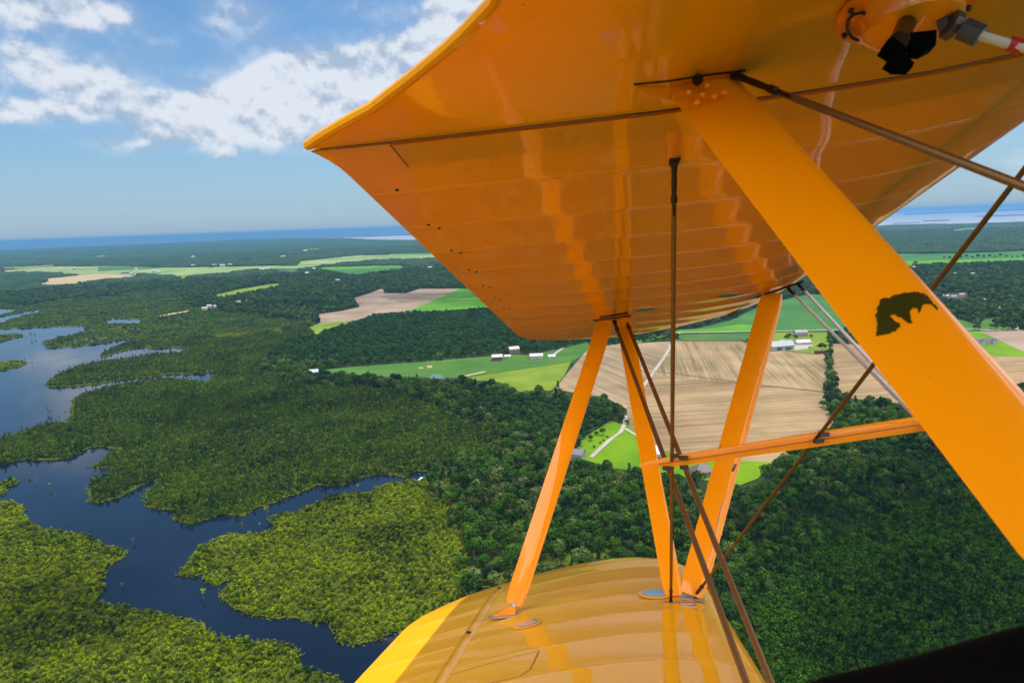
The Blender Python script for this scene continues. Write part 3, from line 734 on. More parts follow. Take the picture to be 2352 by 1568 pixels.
# places kept free for buildings (x, y, radius), filled from the list below
BLD = [  # picture x, y, width, depth, wall height, heading(deg), wall colour, roof colour, roof style, label, category
 (1790, 803, 36, 20, 6.5, 12, (.62, .58, .48), (.42, .50, .55), 'gable', 'large grey metal farm barn with dark doors at the edge of the stubble field', 'barn'),
 (1838, 772, 20, 12, 6.5, 0, (.55, .55, .55), (.16, .17, .19), 'gable', 'farmhouse with dark grey roof among trees behind the metal barn', 'house'),
 (1843, 791, 22, 10, 3.5, 5, (.78, .78, .76), (.80, .80, .80), 'gable', 'white roofed shed right of the grey metal barn', 'shed'),
 (1884, 812, 15, 5, 3.5, 3, (.30, .05, .05), (.26, .06, .06), 'flat', 'dark red trailer shed at the end of the tree row', 'shed'),
 (1763, 806, 6, 4, 3, 20, (.75, .76, .76), (.8, .8, .8), 'flat', 'small white shed left of the grey metal barn', 'shed'),
 (1322, 1052, 15, 11, 4.5, -25, (.62, .63, .64), (.20, .21, .24), 'gable', 'grey roofed house half behind the left wing strut', 'house'),
 (1506, 1050, 9, 16, 5, -10, (.8, .8, .8), (.74, .74, .74), 'gable', 'pale roofed house seen between the diagonal strut and the wires', 'house'),
 (1612, 1090, 17, 13, 3.6, 12, (.45, .38, .32), (.20, .14, .115), 'hip', 'brown hip roofed house on the lawn below the spreader bar', 'house'),
 (2262, 790, 30, 11, 4.5, 4, (.72, .72, .72), (.09, .09, .11), 'cross', 'long white farmhouse with dark gabled roof on a bright lawn', 'house'),
 (1142, 827, 15, 10, 5, 6, (.34, .07, .05), (.62, .64, .66), 'gable', 'red barn with a pale roof on the pasture under the wing tip', 'barn'),
 (1166, 823, 9, 6, 3, 0, (.7, .7, .7), (.8, .8, .8), 'gable', 'small white shed just right of the red barn', 'shed'),
 (1232, 823, 19, 9, 4, 0, (.75, .75, .75), (.82, .82, .82), 'gable', 'long white roofed shed in the middle of the pasture', 'shed'),
 (1267, 823, 10, 7, 3, 0, (.75, .75, .75), (.78, .80, .82), 'gable', 'small white shed at the foot of the pale pasture drive', 'shed'),
 (1180, 810, 16, 11, 6, 20, (.50, .40, .35), (.40, .34, .32), 'gable', 'pinkish grey house among trees behind the red barn', 'house'),
 (1003, 874, 21, 12, 3.5, -5, (.4, .45, .42), (.05, .22, .20), 'hip', 'low house with teal green roof beside the pasture', 'house'),
 (722, 862, 12, 10, 5, 10, (.75, .75, .74), (.66, .68, .70), 'gable', 'white house with pale pointed roof at the wood edge', 'house'),
 (471, 711, 22, 12, 5, 10, (.8, .8, .8), (.72, .55, .52), 'gable', 'reddish roofed marina house by the sandy track', 'house'),
 (482, 706, 20, 12, 6, 0, (.8, .8, .8), (.78, .78, .80), 'gable', 'white marina hall next to the reddish roofed house', 'house'),
 (496, 706, 18, 10, 5, 30, (.78, .8, .8), (.8, .8, .82), 'gable', 'white marina shed farthest from the sandy track', 'shed'),
 (548, 697, 16, 10, 6, 0, (.78, .8, .8), (.7, .7, .72), 'gable', 'small white house left of a pair in the woods', 'house'),
 (571, 695, 16, 10, 6, 0, (.78, .8, .8), (.75, .75, .76), 'gable', 'small white house right of a pair in the woods', 'house'),
 (290, 626, 75, 28, 8, 5, (.5, .55, .6), (.36, .48, .60), 'gable', 'long blue grey farm hall right of the straw field', 'barn'),
 (303, 630, 30, 20, 7, 5, (.6, .6, .6), (.55, .6, .66), 'gable', 'smaller grey hall beside the long blue grey one', 'barn'),
 (172, 617, 45, 20, 8, 0, (.85, .85, .85), (.85, .85, .85), 'gable', 'white farm building left of two on the far left field', 'barn'),
 (185, 618, 28, 18, 7, 0, (.8, .8, .8), (.8, .8, .8), 'gable', 'white farm building right of two on the far left field', 'barn'),
 (356, 622, 34, 18, 8, 0, (.8, .8, .8), (.8, .8, .8), 'gable', 'white farm shed upper one of the group by the trees', 'shed'),
 (365, 625, 36, 18, 7, 8, (.8, .8, .8), (.76, .78, .8), 'gable', 'pale farm shed lower one of the group by the trees', 'shed'),
 (313, 619, 26, 16, 8, 8, (.8, .8, .8), (.76, .78, .8), 'gable', 'small white house alone in the far green field', 'house'),
 (444, 590, 40, 24, 14, 0, (.85, .85, .85), (.85, .85, .85), 'gable', 'lone white building deep in the far left woods', 'house'),
 (445, 610, 36, 18, 9, 0, (.8, .8, .8), (.8, .8, .8), 'gable', 'white house at the wood edge left of the farm row', 'house'),
 (494, 609, 42, 18, 9, 0, (.8, .8, .8), (.8, .8, .8), 'gable', 'first white house of the row along the far wood edge', 'house'),
 (511, 609, 50, 18, 9, 0, (.8, .8, .8), (.8, .8, .8), 'gable', 'middle white house of the row along the far wood edge', 'house'),
 (529, 608, 46, 18, 9, 0, (.8, .8, .8), (.85, .85, .85), 'gable', 'last white house of the row along the far wood edge', 'house'),
 (603, 619, 40, 18, 8, 0, (.85, .82, .78), (.8, .7, .62), 'gable', 'cream barn left of a pair beyond the woods', 'barn'),
 (615, 618, 34, 18, 8, 0, (.85, .85, .85), (.85, .85, .85), 'gable', 'white barn right of a pair beyond the woods', 'barn'),
 (706, 628, 26, 16, 9, 0, (.8, .8, .8), (.75, .75, .75), 'gable', 'white village house at the front of the tree group', 'house'),
 (722, 617, 26, 16, 8, 0, (.8, .8, .8), (.75, .75, .75), 'gable', 'white village house at the back of the tree group', 'house'),
 (776, 645, 26, 14, 8, 0, (.6, .58, .66), (.5, .48, .58), 'gable', 'grey violet house at the wood edge below the green crop', 'house'),
 (702, 574, 60, 26, 14, 0, (.85, .85, .85), (.85, .85, .85), 'gable', 'white building far off in the woods near the sea', 'house'),
 (988, 615, 30, 16, 9, 0, (.8, .8, .8), (.8, .8, .8), 'gable', 'small white house beside the trailing edge of the wing', 'house'),
 (2097, 618, 24, 9, 5, 0, (.8, .8, .8), (.80, .80, .74), 'gable', 'pale long shed by the far green field right of the big strut', 'shed'),
 (2172, 686, 13, 10, 5, 0, (.6, .56, .54), (.42, .38, .38), 'gable', 'brown grey house left in the hamlet right of the big strut', 'house'),
 (2188, 687, 17, 10, 5, 20, (.7, .66, .64), (.36, .30, .30), 'gable', 'brown roofed house right in the hamlet beside the big strut', 'house'),
 (2208, 682, 20, 10, 5, 0, (.8, .8, .8), (.50, .25, .22), 'gable', 'white house with a reddish roof in the hamlet', 'house'),
 (2192, 635, 20, 9, 7, 0, (.6, .62, .64), (.5, .52, .55), 'gable', 'grey house in the woods left of the pale hall', 'house'),
 (2232, 635, 30, 8, 6, 0, (.7, .7, .72), (.6, .62, .66), 'gable', 'long pale hall in the woods above the hamlet', 'barn'),
]
SHOTS = []
BLD = [((b[0], b[1], b[2] * .62, b[3] * .8) + tuple(b[4:])) if b[1] < 712 and b[2] > 17 else b for b in BLD]
for b in BLD:
    p = gp(b[0], b[1]); q = (p - Vector((0, 0, 0))).normalized()
    SHOTS.append((p.x, p.y, max(b[2], b[3]) * .62))
    for s_ in (1, 2): SHOTS.append((p.x - q.x * s_ * 11, p.y - q.y * s_ * 11, b[2] * .5))


def scatter(name, pts, rot, scl, idx, coll, label, cat):
    me = bpy.data.meshes.new(name); me.vertices.add(len(pts)); me.vertices.foreach_set('co', pts.astype(np.float32).ravel())
    for nm, ty, dat in (('rot', 'FLOAT_VECTOR', rot), ('scl', 'FLOAT_VECTOR', scl)):
        a = me.attributes.new(nm, ty, 'POINT'); a.data.foreach_set('vector', dat.astype(np.float32).ravel())
    a = me.attributes.new('idx', 'INT', 'POINT'); a.data.foreach_set('value', idx.astype(np.int32))
    o = obj(name, me); props(o, label, cat, None, 'stuff')
    ng = bpy.data.node_groups.new(name, 'GeometryNodeTree')
    ng.interface.new_socket('Geometry', in_out='INPUT', socket_type='NodeSocketGeometry'); ng.interface.new_socket('Geometry', in_out='OUTPUT', socket_type='NodeSocketGeometry')
    gi = ng.nodes.new('NodeGroupInput'); go = ng.nodes.new('NodeGroupOutput')
    ci = ng.nodes.new('GeometryNodeCollectionInfo'); ci.inputs[0].default_value = coll; ci.inputs[1].default_value = True; ci.inputs[2].default_value = True
    ip = ng.nodes.new('GeometryNodeInstanceOnPoints'); ip.inputs['Pick Instance'].default_value = True
    def na(n, t):
        q = ng.nodes.new('GeometryNodeInputNamedAttribute'); q.data_type = t; q.inputs[0].default_value = n; return q.outputs[0]
    L = ng.links.new
    L(gi.outputs[0], ip.inputs['Points']); L(ci.outputs[0], ip.inputs['Instance']); L(na('idx', 'INT'), ip.inputs['Instance Index'])
    L(na('rot', 'FLOAT_VECTOR'), ip.inputs['Rotation']); L(na('scl', 'FLOAT_VECTOR'), ip.inputs['Scale']); L(ip.outputs[0], go.inputs[0])
    md = o.modifiers.new('scatter', 'NODES'); md.node_group = ng
    return o


def params(n, s0, s1, nv, tilt=.05, zs=(.8, 1.25)):
    rot = np.stack([rng.normal(0, tilt, n), rng.normal(0, tilt, n), rng.uniform(0, 6.283, n)], 1)
    s = rng.uniform(s0, s1, n); scl = np.stack([s, s, s * rng.uniform(zs[0], zs[1], n)], 1)
    return rot, scl, rng.integers(0, nv, n)


def in_frame(x, y, pad=60): return (x > -pad) & (x < 2352 + pad) & (y < 1568 + pad * 2)


# near trees and shrubs
P = sector(120, 3400, 7.4); cls, x, y, dep = classify(P)
F1 = P[(cls == 1)]; x1, y1, d1 = x[cls == 1], y[cls == 1], dep[cls == 1]
F2 = P[(cls == 2)]
# shrubs
Q = sector(120, 1500, 2.35); qc, qx, qy, qd = classify(Q)
keep = in_frame(qx, qy, 260) & (qc >= 3)
keep &= ~((qd > 900) & (rng.random(len(qd)) < .45))
Q = Q[keep]; qc = qc[keep]; qx = qx[keep]; qy = qy[keep]; qd = qd[keep]
far_sh = P[(cls >= 3) & (np.hypot(P[:, 0], P[:, 1]) > 1480)]

# the 300 woodland trees that show largest stand as trees of their own
def hidden(x, y):
    """roughly what the wings and the coaming cover"""
    h = pip(x, y, [(830, 1600), (1100, 1330), (1300, 1275), (1500, 1260), (1560, 1262), (1760, 1600)])
    h |= pip(x, y, [(2127, 965), (2352, 1250), (2352, 880), (2120, 600)])
    h |= pip(x, y, [(1780, 1600), (1980, 1505), (2270, 1455), (2352, 1430), (2352, 1700)])
    return h
vis = (x1 > 5) & (x1 < 2345) & (y1 < 1575) & (y1 > 850) & ~hidden(x1, y1)
cand = np.where(vis)[0]; cand = cand[np.argsort(np.linalg.norm(F1[cand] - np.array([0, 0, H]), axis=1))][:300]
indiv = np.zeros(len(F1), bool); indiv[cand] = True

crown_me = {}
def tree_parts(kind, i, leaf):
    key = (kind, i)
    if key not in crown_me:
        V, Fc = crown(kind, i); tv, tf = trunk(kind, i)
        crown_me[key] = (mesh(kind + '_crown', V, Fc, leaf), mesh(kind + '_trunk', tv, tf, M_bark))
    return crown_me[key]


def plant_tree(name, kind, i, leaf, loc, s, rz, label, cat, group):
    cm, tm = tree_parts(kind, i, leaf)
    e = empty(name, loc, rz); e.scale = s
    props(e, label, cat, group)
    obj('crown', cm, e); obj('trunk', tm, e)
    return e


tree_n = 0
for j in cand:
    p = F1[j]; px, py = x1[j], y1[j]
    if px < 1560: lb, gr = 'rounded broadleaf tree in the dense wood left of the crossing brown wires', 'woodland trees left of the crossing wires'
    else: lb, gr = 'dark broadleaf tree in the dense wood right of the front wing strut', 'woodland trees right of the front strut'
    s = rnd.uniform(.7, 1.3)
    plant_tree('broadleaf_tree', 'broad', 100 + rnd.randrange(6), L_for, (p[0], p[1], 0), (s, s, s * rnd.uniform(.75, 1.25)), rnd.uniform(0, 6.28), lb, 'tree', gr)
F1 = F1[~indiv]
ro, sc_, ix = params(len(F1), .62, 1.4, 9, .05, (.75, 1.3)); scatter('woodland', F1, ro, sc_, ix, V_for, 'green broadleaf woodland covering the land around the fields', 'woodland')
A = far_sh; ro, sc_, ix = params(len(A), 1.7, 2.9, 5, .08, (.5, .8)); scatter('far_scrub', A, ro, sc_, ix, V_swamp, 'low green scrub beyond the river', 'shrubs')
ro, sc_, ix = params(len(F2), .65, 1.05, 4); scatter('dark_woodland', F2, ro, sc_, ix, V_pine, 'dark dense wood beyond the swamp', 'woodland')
for code, coll, nm, lb, s0, s1 in ((3, V_marsh, 'marsh_shrubs', 'yellow green marsh shrubs crowding the river banks', .5, 1.35), (4, V_swamp, 'swamp_shrubs', 'mid green swamp shrubs between the river channels', .7, 1.7), (5, V_thick, 'thicket', 'dark green thicket in the lower right corner', .9, 2.0)):
    A = Q[qc == code]; ro, sc_, ix = params(len(A), s0, s1, {3: 6, 4: 7, 5: 5}[code], .1, (.8, 1.35)); A = A.copy(); A[:, 2] = .2
    scatter(nm, A, ro, sc_, ix, coll, lb, 'shrubs')
E_ = np.array([p for L_ in EDGES for p in L_]); E_ = E_[np.hypot(E_[:, 0], E_[:, 1]) < 1500]
E_ = np.repeat(E_, 3, 0) + np.concatenate([rng.normal(0, 1.3, (len(E_) * 3, 2)), np.zeros((len(E_) * 3, 1))], 1)
c_, _x, _y, _d = classify(E_); hm_ = pip(_x, _y, HULL) & in_frame(_x, _y, 100); E_ = E_[hm_]; E_[:, 2] = .1
ro, sc_, ix = params(len(E_), .28, .62, 2, .1, (.6, 1.1)); scatter('bank_sedge', E_, ro, sc_, ix, V_edge, 'bright yellow green sedge fringe along the water', 'sedge')
# far woods as pieces of closed canopy
for r0, r1, sp, s0, nm, lb in ((3300, 7500, 36, 1.0, 'far_woods', 'blue green woods between the far fields'), (7400, 24000, 105, 2.7, 'horizon_woods', 'hazy blue woods reaching to the sea')):
    A = sector(r0, r1, sp); c_, _x, _y, _d = classify(A); m_ = (c_ > 0) & in_frame(_x, _y, 150)
    A = A[m_]; n = len(A); ro, sc_, ix = params(n, s0 * .85, s0 * 1.25, 4, 0, (.22, .4) if s0 > 2 else (.7, 1.0)); scatter(nm, A, ro, sc_, ix, V_far, lb, 'woodland')


def dtree(pos, kind, i, leaf, s, label, cat='tree', group=None, name='field_tree'):
    p = gp(*pos); plant_tree(name, kind, i, leaf, p, (s, s, s * rnd.uniform(.9, 1.1)), rnd.uniform(0, 6), label, cat, group)


# hedge row and farm trees
row = [(1908, 800, .8), (1905, 815, .9), (1908, 838, .75), (1907, 852, .75), (1916, 868, .85), (1908, 878, .8), (1918, 890, .85), (1910, 902, .95), (1922, 908, .85), (1900, 922, 1.0), (1915, 932, 1.05), (1898, 940, 1.0), (1932, 938, .9), (1920, 948, 1.0), (1905, 952, 1.0), (1890, 935, .8)]
for i, (a, b, s) in enumerate(row):
    dtree((a, b), 'broad', 100 + i % 6, L_for, s, 'dark green tree in the field row running down from the farm', group='trees of the field row below the farm', name='hedgerow_tree')
for (a, b, s, lb) in ((1888, 806, 1.5, 'tall dark tree beside the red trailer shed'), (1808, 782, 1.15, 'round tree left of the grey roofed farmhouse'), (1826, 783, .9, 'low tree in front of the grey roofed farmhouse'), (1863, 776, .8, 'small tree right of the grey roofed farmhouse'), (1917, 782, 1.15, 'broad tree by the silver wires beyond the farm'), (1812, 776, 1.0, 'tree touching the road behind the farm'),
                      (2277, 755, 1.0, 'small round tree on the green strip by the road'), (2103, 612, 1.9, 'tall pale trunked tree at the far green field edge'), (1357, 1012, .62, 'small round tree nearest the driveway lawn corner'), (1385, 1000, .72, 'round lawn tree beside the gravel driveway'), (1370, 1000, .55, 'small lawn tree between two larger ones')):
    dtree((a, b), 'broad', 100 + rnd.randrange(6), L_for, s, lb)
for i, (a, b) in enumerate([(1364, 1029), (1379, 1019), (1386, 1013), (1395, 1006)]):
    dtree((a, b), 'bush', 360 + i, L_thick, 1.1, 'dark round shrub in the short line along the gravel driveway', 'shrub', 'shrubs along the gravel driveway', 'garden_shrub')
for i, xx in enumerate(range(2168, 2352, 13)):
    dtree((xx, 596 - (xx - 2168) * .004 + rnd.uniform(-.6, .6)), 'broad', 100 + i % 6, L_for, rnd.uniform(1.0, 1.7), 'one of the evenly spaced trees across the far green field', group='tree line across the far green field', name='field_tree')
# cypress trees standing in the river
cyp = [(72, 777, 1.9, 'darkest clump like cypress standing off the upper left bank'), (80, 775, 1.6, 'slim cypress touching the dark clump off the upper left bank'), (50, 833, 1.1, 'short cypress above the small yellow islet'), (58, 831, 1.3, 'taller cypress above the small yellow islet'), (29, 836, .9, 'small cypress left of a pair near the yellow islet'), (74, 839, .9, 'thin cypress right of the yellow islet'), (110, 948, 1.35, 'left cypress of the cluster in mid river'), (116, 953, 1.3, 'second cypress of the cluster in mid river'), (106, 973, 1.0, 'lowest cypress of the cluster in mid river'), (137, 966, 1.0, 'third cypress of the cluster in mid river'), (151, 956, 1.2, 'rightmost cypress of the cluster in mid river'),
       (67, 1096, .9, 'left cypress of three near the left edge'), (82, 1110, .6, 'stubby middle cypress of three near the left edge'), (116, 1123, .9, 'right cypress of three near the left edge'), (226, 1090, .9, 'cypress beside the small finger of marsh'), (307, 1248, .75, 'lone cypress in the dark middle of the river'), (468, 1375, 1.05, 'bright round cypress off the marsh island'), (535, 1352, .6, 'little bright cypress in the notch of the marsh island'), (613, 1190, 1.5, 'tall bright cypress in the narrow channel'), (597, 1210, .6, 'small cypress left of the tall bright one in the channel'), (557, 1217, .9, 'dark bare cypress at the marsh tip'), (824, 1128, 1.1, 'cypress in the far end of the narrow channel'), (728, 1447, .6, 'small cypress at the lower shore of the marsh island'), (281, 1347, .5, 'thin bare cypress by the left marsh bank')]
for i, (a, b, s, lb) in enumerate(cyp):
    dtree((a, b), 'sparse', 500 + i % 4, L_cyp, s, lb, 'tree', name='cypress_tree')

# ------------------------------------------------------------------ buildings
def house(px, py, w, d, h, ang, wc, rc, style, label, cat):
    p = gp(px, py); e = empty(cat if cat != 'house' else 'farm_house', (p.x, p.y, .8), math.radians(ang)); props(e, label, cat)
    mw = pbr('building_wall', [v * .42 for v in wc], .8, noise=.08, nscale=.5); mr = pbr('building_roof', [v * .42 for v in rc], .5, noise=.12, nscale=.3); md = pbr('building_door', (.05, .06, .07), .5); mg = pbr('window_glass', (.03, .04, .05), .15)
    a, b = w / 2, d / 2; rh = d * .30 if style in ('gable', 'cross') else d * .28
    if style == 'flat': rh = .5
    V = [(-a, -b, -1), (a, -b, -1), (a, b, -1), (-a, b, -1), (-a, -b, h), (a, -b, h), (a, b, h), (-a, b, h)]
    Fc = [(0, 1, 5, 4), (1, 2, 6, 5), (2, 3, 7, 6), (3, 0, 4, 7)]
    if style in ('gable', 'cross'):
        V += [(-a, 0, h + rh), (a, 0, h + rh)]; Fc[1] = (1, 2, 6, 9, 5); Fc[3] = (3, 0, 4, 8, 7)
    else: Fc.append((4, 5, 6, 7))
    obj('wall', mesh('wall', V, Fc, mw), e)
    r = MB(); ov = .5; th = .25
    if style in ('gable', 'cross'):
        sl = rh / b
        for sgn in (-1, 1):
            y0, z0 = sgn * (b + ov), h - ov * sl
            r.add([(-a - ov, 0, h + rh + .02), (a + ov, 0, h + rh + .02), (a + ov, y0, z0 + .02), (-a - ov, y0, z0 + .02), (-a - ov, 0, h + rh + th), (a + ov, 0, h + rh + th), (a + ov, y0, z0 + th), (-a - ov, y0, z0 + th)],
                  [(0, 1, 2, 3), (4, 7, 6, 5), (0, 4, 5, 1), (1, 5, 6, 2), (2, 6, 7, 3), (3, 7, 4, 0)])
        if style == 'cross':
            for cx in (-a * .55, a * .62):
                g = 3.2
                V = [(cx - g, -b - 2.0, h), (cx + g, -b - 2.0, h), (cx, -b - 2.0, h + 2.6), (cx - g, 0, h), (cx + g, 0, h), (cx, 0, h + 2.6)]
                r.add(V, [(0, 2, 5, 3), (1, 4, 5, 2)])
                wv = [(cx - g + .3, -b - 1.7, -1), (cx + g - .3, -b - 1.7, -1), (cx + g - .3, -b - 1.7, h), (cx, -b - 1.7, h + 2.3), (cx - g + .3, -b - 1.7, h), (cx - g + .3, -b, -1), (cx + g - .3, -b, -1), (cx + g - .3, -b, h), (cx - g + .3, -b, h)]
                obj('gable_wall', mesh('gable_wall', wv, [(0, 1, 2, 3, 4), (1, 6, 7, 2), (0, 4, 8, 5)], mw), e)
    elif style == 'hip':
        q = max(a - b, .3); A, B = a + ov, b + ov
        V = [(-A, -B, h), (A, -B, h), (A, B, h), (-A, B, h), (-q, 0, h + rh * 1.4), (q, 0, h + rh * 1.4)]
        r.add(V, [(0, 1, 5, 4), (1, 2, 5), (2, 3, 4, 5), (3, 0, 4), (0, 3, 2, 1)])
    else:
        r.box((0, 0, h + .2), (a + .2, b + .2, .2))
    ro_ = r.build('roof', mr, e)
    if style in ('hip',) or (cat == 'house' and w < 24 and h > 3):
        c = MB(); c.box((a * .35, .4, h + rh + .6), (.45, .45, 1.0)); c.build('chimney', pbr('brick', (.25, .12, .09), .8), ro_)
    dd = MB()
    if cat == 'barn':
        dd.box((-a * .35, -b - .03, h * .36), (w * .11, .05, h * .42)); dd.build('door', md, e)
        d2 = MB(); d2.box((a * .45, -b - .03, h * .30), (w * .14, .05, h * .34)); d2.build('door', md, e)
    else:
        dd.box((0, -b - .03, 1.05), (.55, .05, 1.05)); dd.build('door', md, e)
    if cat == 'house':
        wm = None
        for cx in (-a * .66, -a * .33, a * .33, a * .66):
            if wm is None:
                q = MB(); q.box((0, 0, 0), (.6, .04, .7)); wo_ = q.build('window', mg, e, loc=(cx, -b - .03, min(h - 1.2, 1.8))); wm = wo_.data
            else: obj('window', wm, e, (cx, -b - .03, min(h - 1.2, 1.8)))
    return e


for b in BLD: house(*b)

# a parked car in the farm yard, a boat in the channel
p = gp(1860, 799); e = empty('parked_car', (p.x, p.y, .8), .3); props(e, 'dark car parked on the farm yard between shed and trailer', 'car')
mc = pbr('dark_car_paint', (.04, .045, .06), .25, coat=.8)
bd = MB(); bd.add([(-2.2, -.9, .3), (2.2, -.9, .3), (2.2, .9, .3), (-2.2, .9, .3), (-2.2, -.9, .85), (2.2, -.9, .8), (2.2, .9, .8), (-2.2, .9, .85), (-1.6, -.75, 1.4), (.7, -.75, 1.4), (.7, .75, 1.4), (-1.6, .75, 1.4), (1.3, -.85, .85), (1.3, .85, .85)],
                  [(0, 1, 5, 12, 4), (2, 3, 7, 13, 6), (1, 2, 6, 5), (3, 0, 4, 7), (4, 8, 11, 7), (8, 9, 10, 11), (9, 12, 13, 10), (12, 5, 6, 13), (4, 12, 9, 8), (7, 11, 10, 13), (0, 3, 2, 1)])
bd.build('body', mc, e)
for sx_ in (-1.4, 1.4):
    for sy_ in (-.9, .9):
        w_ = MB(); w_.disc((sx_, sy_, .33), (0, 1, 0), .33, .2, 14); w_.build('wheel', M_dgrey, e)
p = gp(968, 1101); e = empty('motor_boat', (p.x, p.y, .15), .9); props(e, 'small white boat moored at the end of the narrow channel', 'boat')
mwb = pbr('white_gelcoat', (.8, .8, .8), .25, coat=.5)
h_ = MB(); st = [(-3.4, 1.05, .0), (-1, 1.2, 0), (1.2, 1.05, .05), (2.7, .55, .15), (3.6, .04, .3)]; V = []
for (xx, ww, zz) in st: V += [(xx, -ww, .75 + zz), (xx, -ww * .75, .0), (xx, 0, -.2 + zz), (xx, ww * .75, 0), (xx, ww, .75 + zz)]
h_.add(V, [(i * 5 + j, i * 5 + j + 1, (i + 1) * 5 + j + 1, (i + 1) * 5 + j) for i in range(4) for j in range(4)] + [(0, 4, 3, 2, 1)])
h_.add([(xx, ww * s_ * .8, .55) for (xx, ww, zz) in st for s_ in (-1, 1)], [(2 * i, 2 * i + 1, 2 * i + 3, 2 * i + 2) for i in range(4)])
h_.build('hull', mwb, e)
h_ = MB(); h_.box((.2, 0, 1.5), (1.0, .8, .05)); h_.tube([(-.6, -.7, .5), (-.6, -.7, 1.5)], .04, 6); h_.tube([(-.6, .7, .5), (-.6, .7, 1.5)], .04, 6); h_.tube([(1, -.7, .5), (1, -.7, 1.5)], .04, 6); h_.tube([(1, .7, .5), (1, .7, 1.5)], .04, 6); h_.build('canopy', mwb, e)
h_ = MB(); h_.box((-3.6, 0, .7), (.25, .2, .5)); h_.build('outboard_motor', M_dgrey, e)

# unseen clouds added overhead, placed to shade chosen parts of the land
def cloud(gx, gy, rx, ry, z, dens, n, seed, label):
    R_ = random.Random(seed); bm = bmesh.new()
    ox, oy = gx + SUNV.x / SUNV.z * z, gy + SUNV.y / SUNV.z * z
    for i in range(n):
        a = R_.uniform(0, 6.28); rr = math.sqrt(R_.random()); q = R_.uniform(.28, .5)
        mt = Matrix.Translation((math.cos(a) * rr * rx * .75, math.sin(a) * rr * ry * .75, R_.uniform(0, 25))) @ Matrix.Diagonal((rx * q, ry * q, R_.uniform(35, 60), 1))
        bmesh.ops.create_icosphere(bm, subdivisions=3, radius=1, matrix=mt)
    for v in bm.verts:
        w = math.sin(v.co.x * .031 + seed) * math.cos(v.co.y * .037) + .5 * math.sin(v.co.x * .08 + v.co.y * .09)
        v.co.x += 9 * w; v.co.y -= 8 * w; v.co.z += 5 * w
    me = bpy.data.meshes.new('cloud'); bm.to_mesh(me); bm.free()
    mc_ = bpy.data.materials.new('cloud_vapour'); mc_.use_nodes = True; t_ = NT(mc_)
    v_ = t_.nodes.new('ShaderNodeVolumePrincipled'); v_.inputs['Color'].default_value = (1, 1, 1, 1); v_.inputs['Density'].default_value = dens; v_.inputs['Anisotropy'].default_value = .5
    o_ = t_.nodes.new('ShaderNodeOutputMaterial'); t_.links.new(v_.outputs[0], o_.inputs['Volume']); me.materials.append(mc_)
    o = obj('cloud', me, loc=(ox, oy, z)); props(o, label, None, None, 'structure')
for a in SHADE_CLOUDS: cloud(*a)

# ------------------------------------------------------------------ the biplane (mesh coordinates: aircraft axes minus ORG)
root = bpy.data.objects.new('biplane', None); COL.objects.link(root)
root.matrix_world = Matrix.Translation(Vector((0, 0, H)) + AW @ ORG) @ AW.to_4x4()
props(root, 'orange yellow fabric covered biplane with struts and bracing wires filling the right half', 'biplane')


def ap(x, y, depth=None, u=None):
    """aircraft-axes point at a picture position, at a given depth or height u"""
    r = Vector(((x - 1176) / F, (784 - y) / F, -1.)); r = AX.transposed() @ r
    return r * (depth if depth is not None else u / r.z)


def app(P):
    q = AX @ Vector(P); return (1176 + F * q.x / -q.z, 784 - F * q.y / -q.z, -q.z)


LOW = [(0, 0), (.0125, -.0165), (.025, -.0235), (.05, -.032), (.075, -.037), (.1, -.041), (.15, -.0465), (.2, -.049), (.3, -.050), (.4, -.047), (.5, -.0415), (.6, -.0345), (.7, -.0265), (.8, -.018), (.9, -.0095), (1, 0)]
UPP = [(0, 0), (.0125, .024), (.025, .034), (.05, .047), (.075, .0565), (.1, .063), (.15, .073), (.2, .079), (.3, .082), (.4, .079), (.5, .072), (.6, .0615), (.7, .049), (.8, .0345), (.9, .0185), (1, .0)]
SL = .078
TT = [0, .004, .0125, .025, .04, .06, .09, .13, .18, .24, .3, .36, .42, .48, .54, .6, .66, .72, .78, .84, .9, .95, .98, 1]


def prof(t, up):
    T = UPP if up else LOW
    if t < .0125:
        e = (T[1][1]) * math.sqrt(t / .0125)
    else: e = float(np.interp(t, [a for a, _ in T], [b for _, b in T]))
    return e + SL * (1 - t)


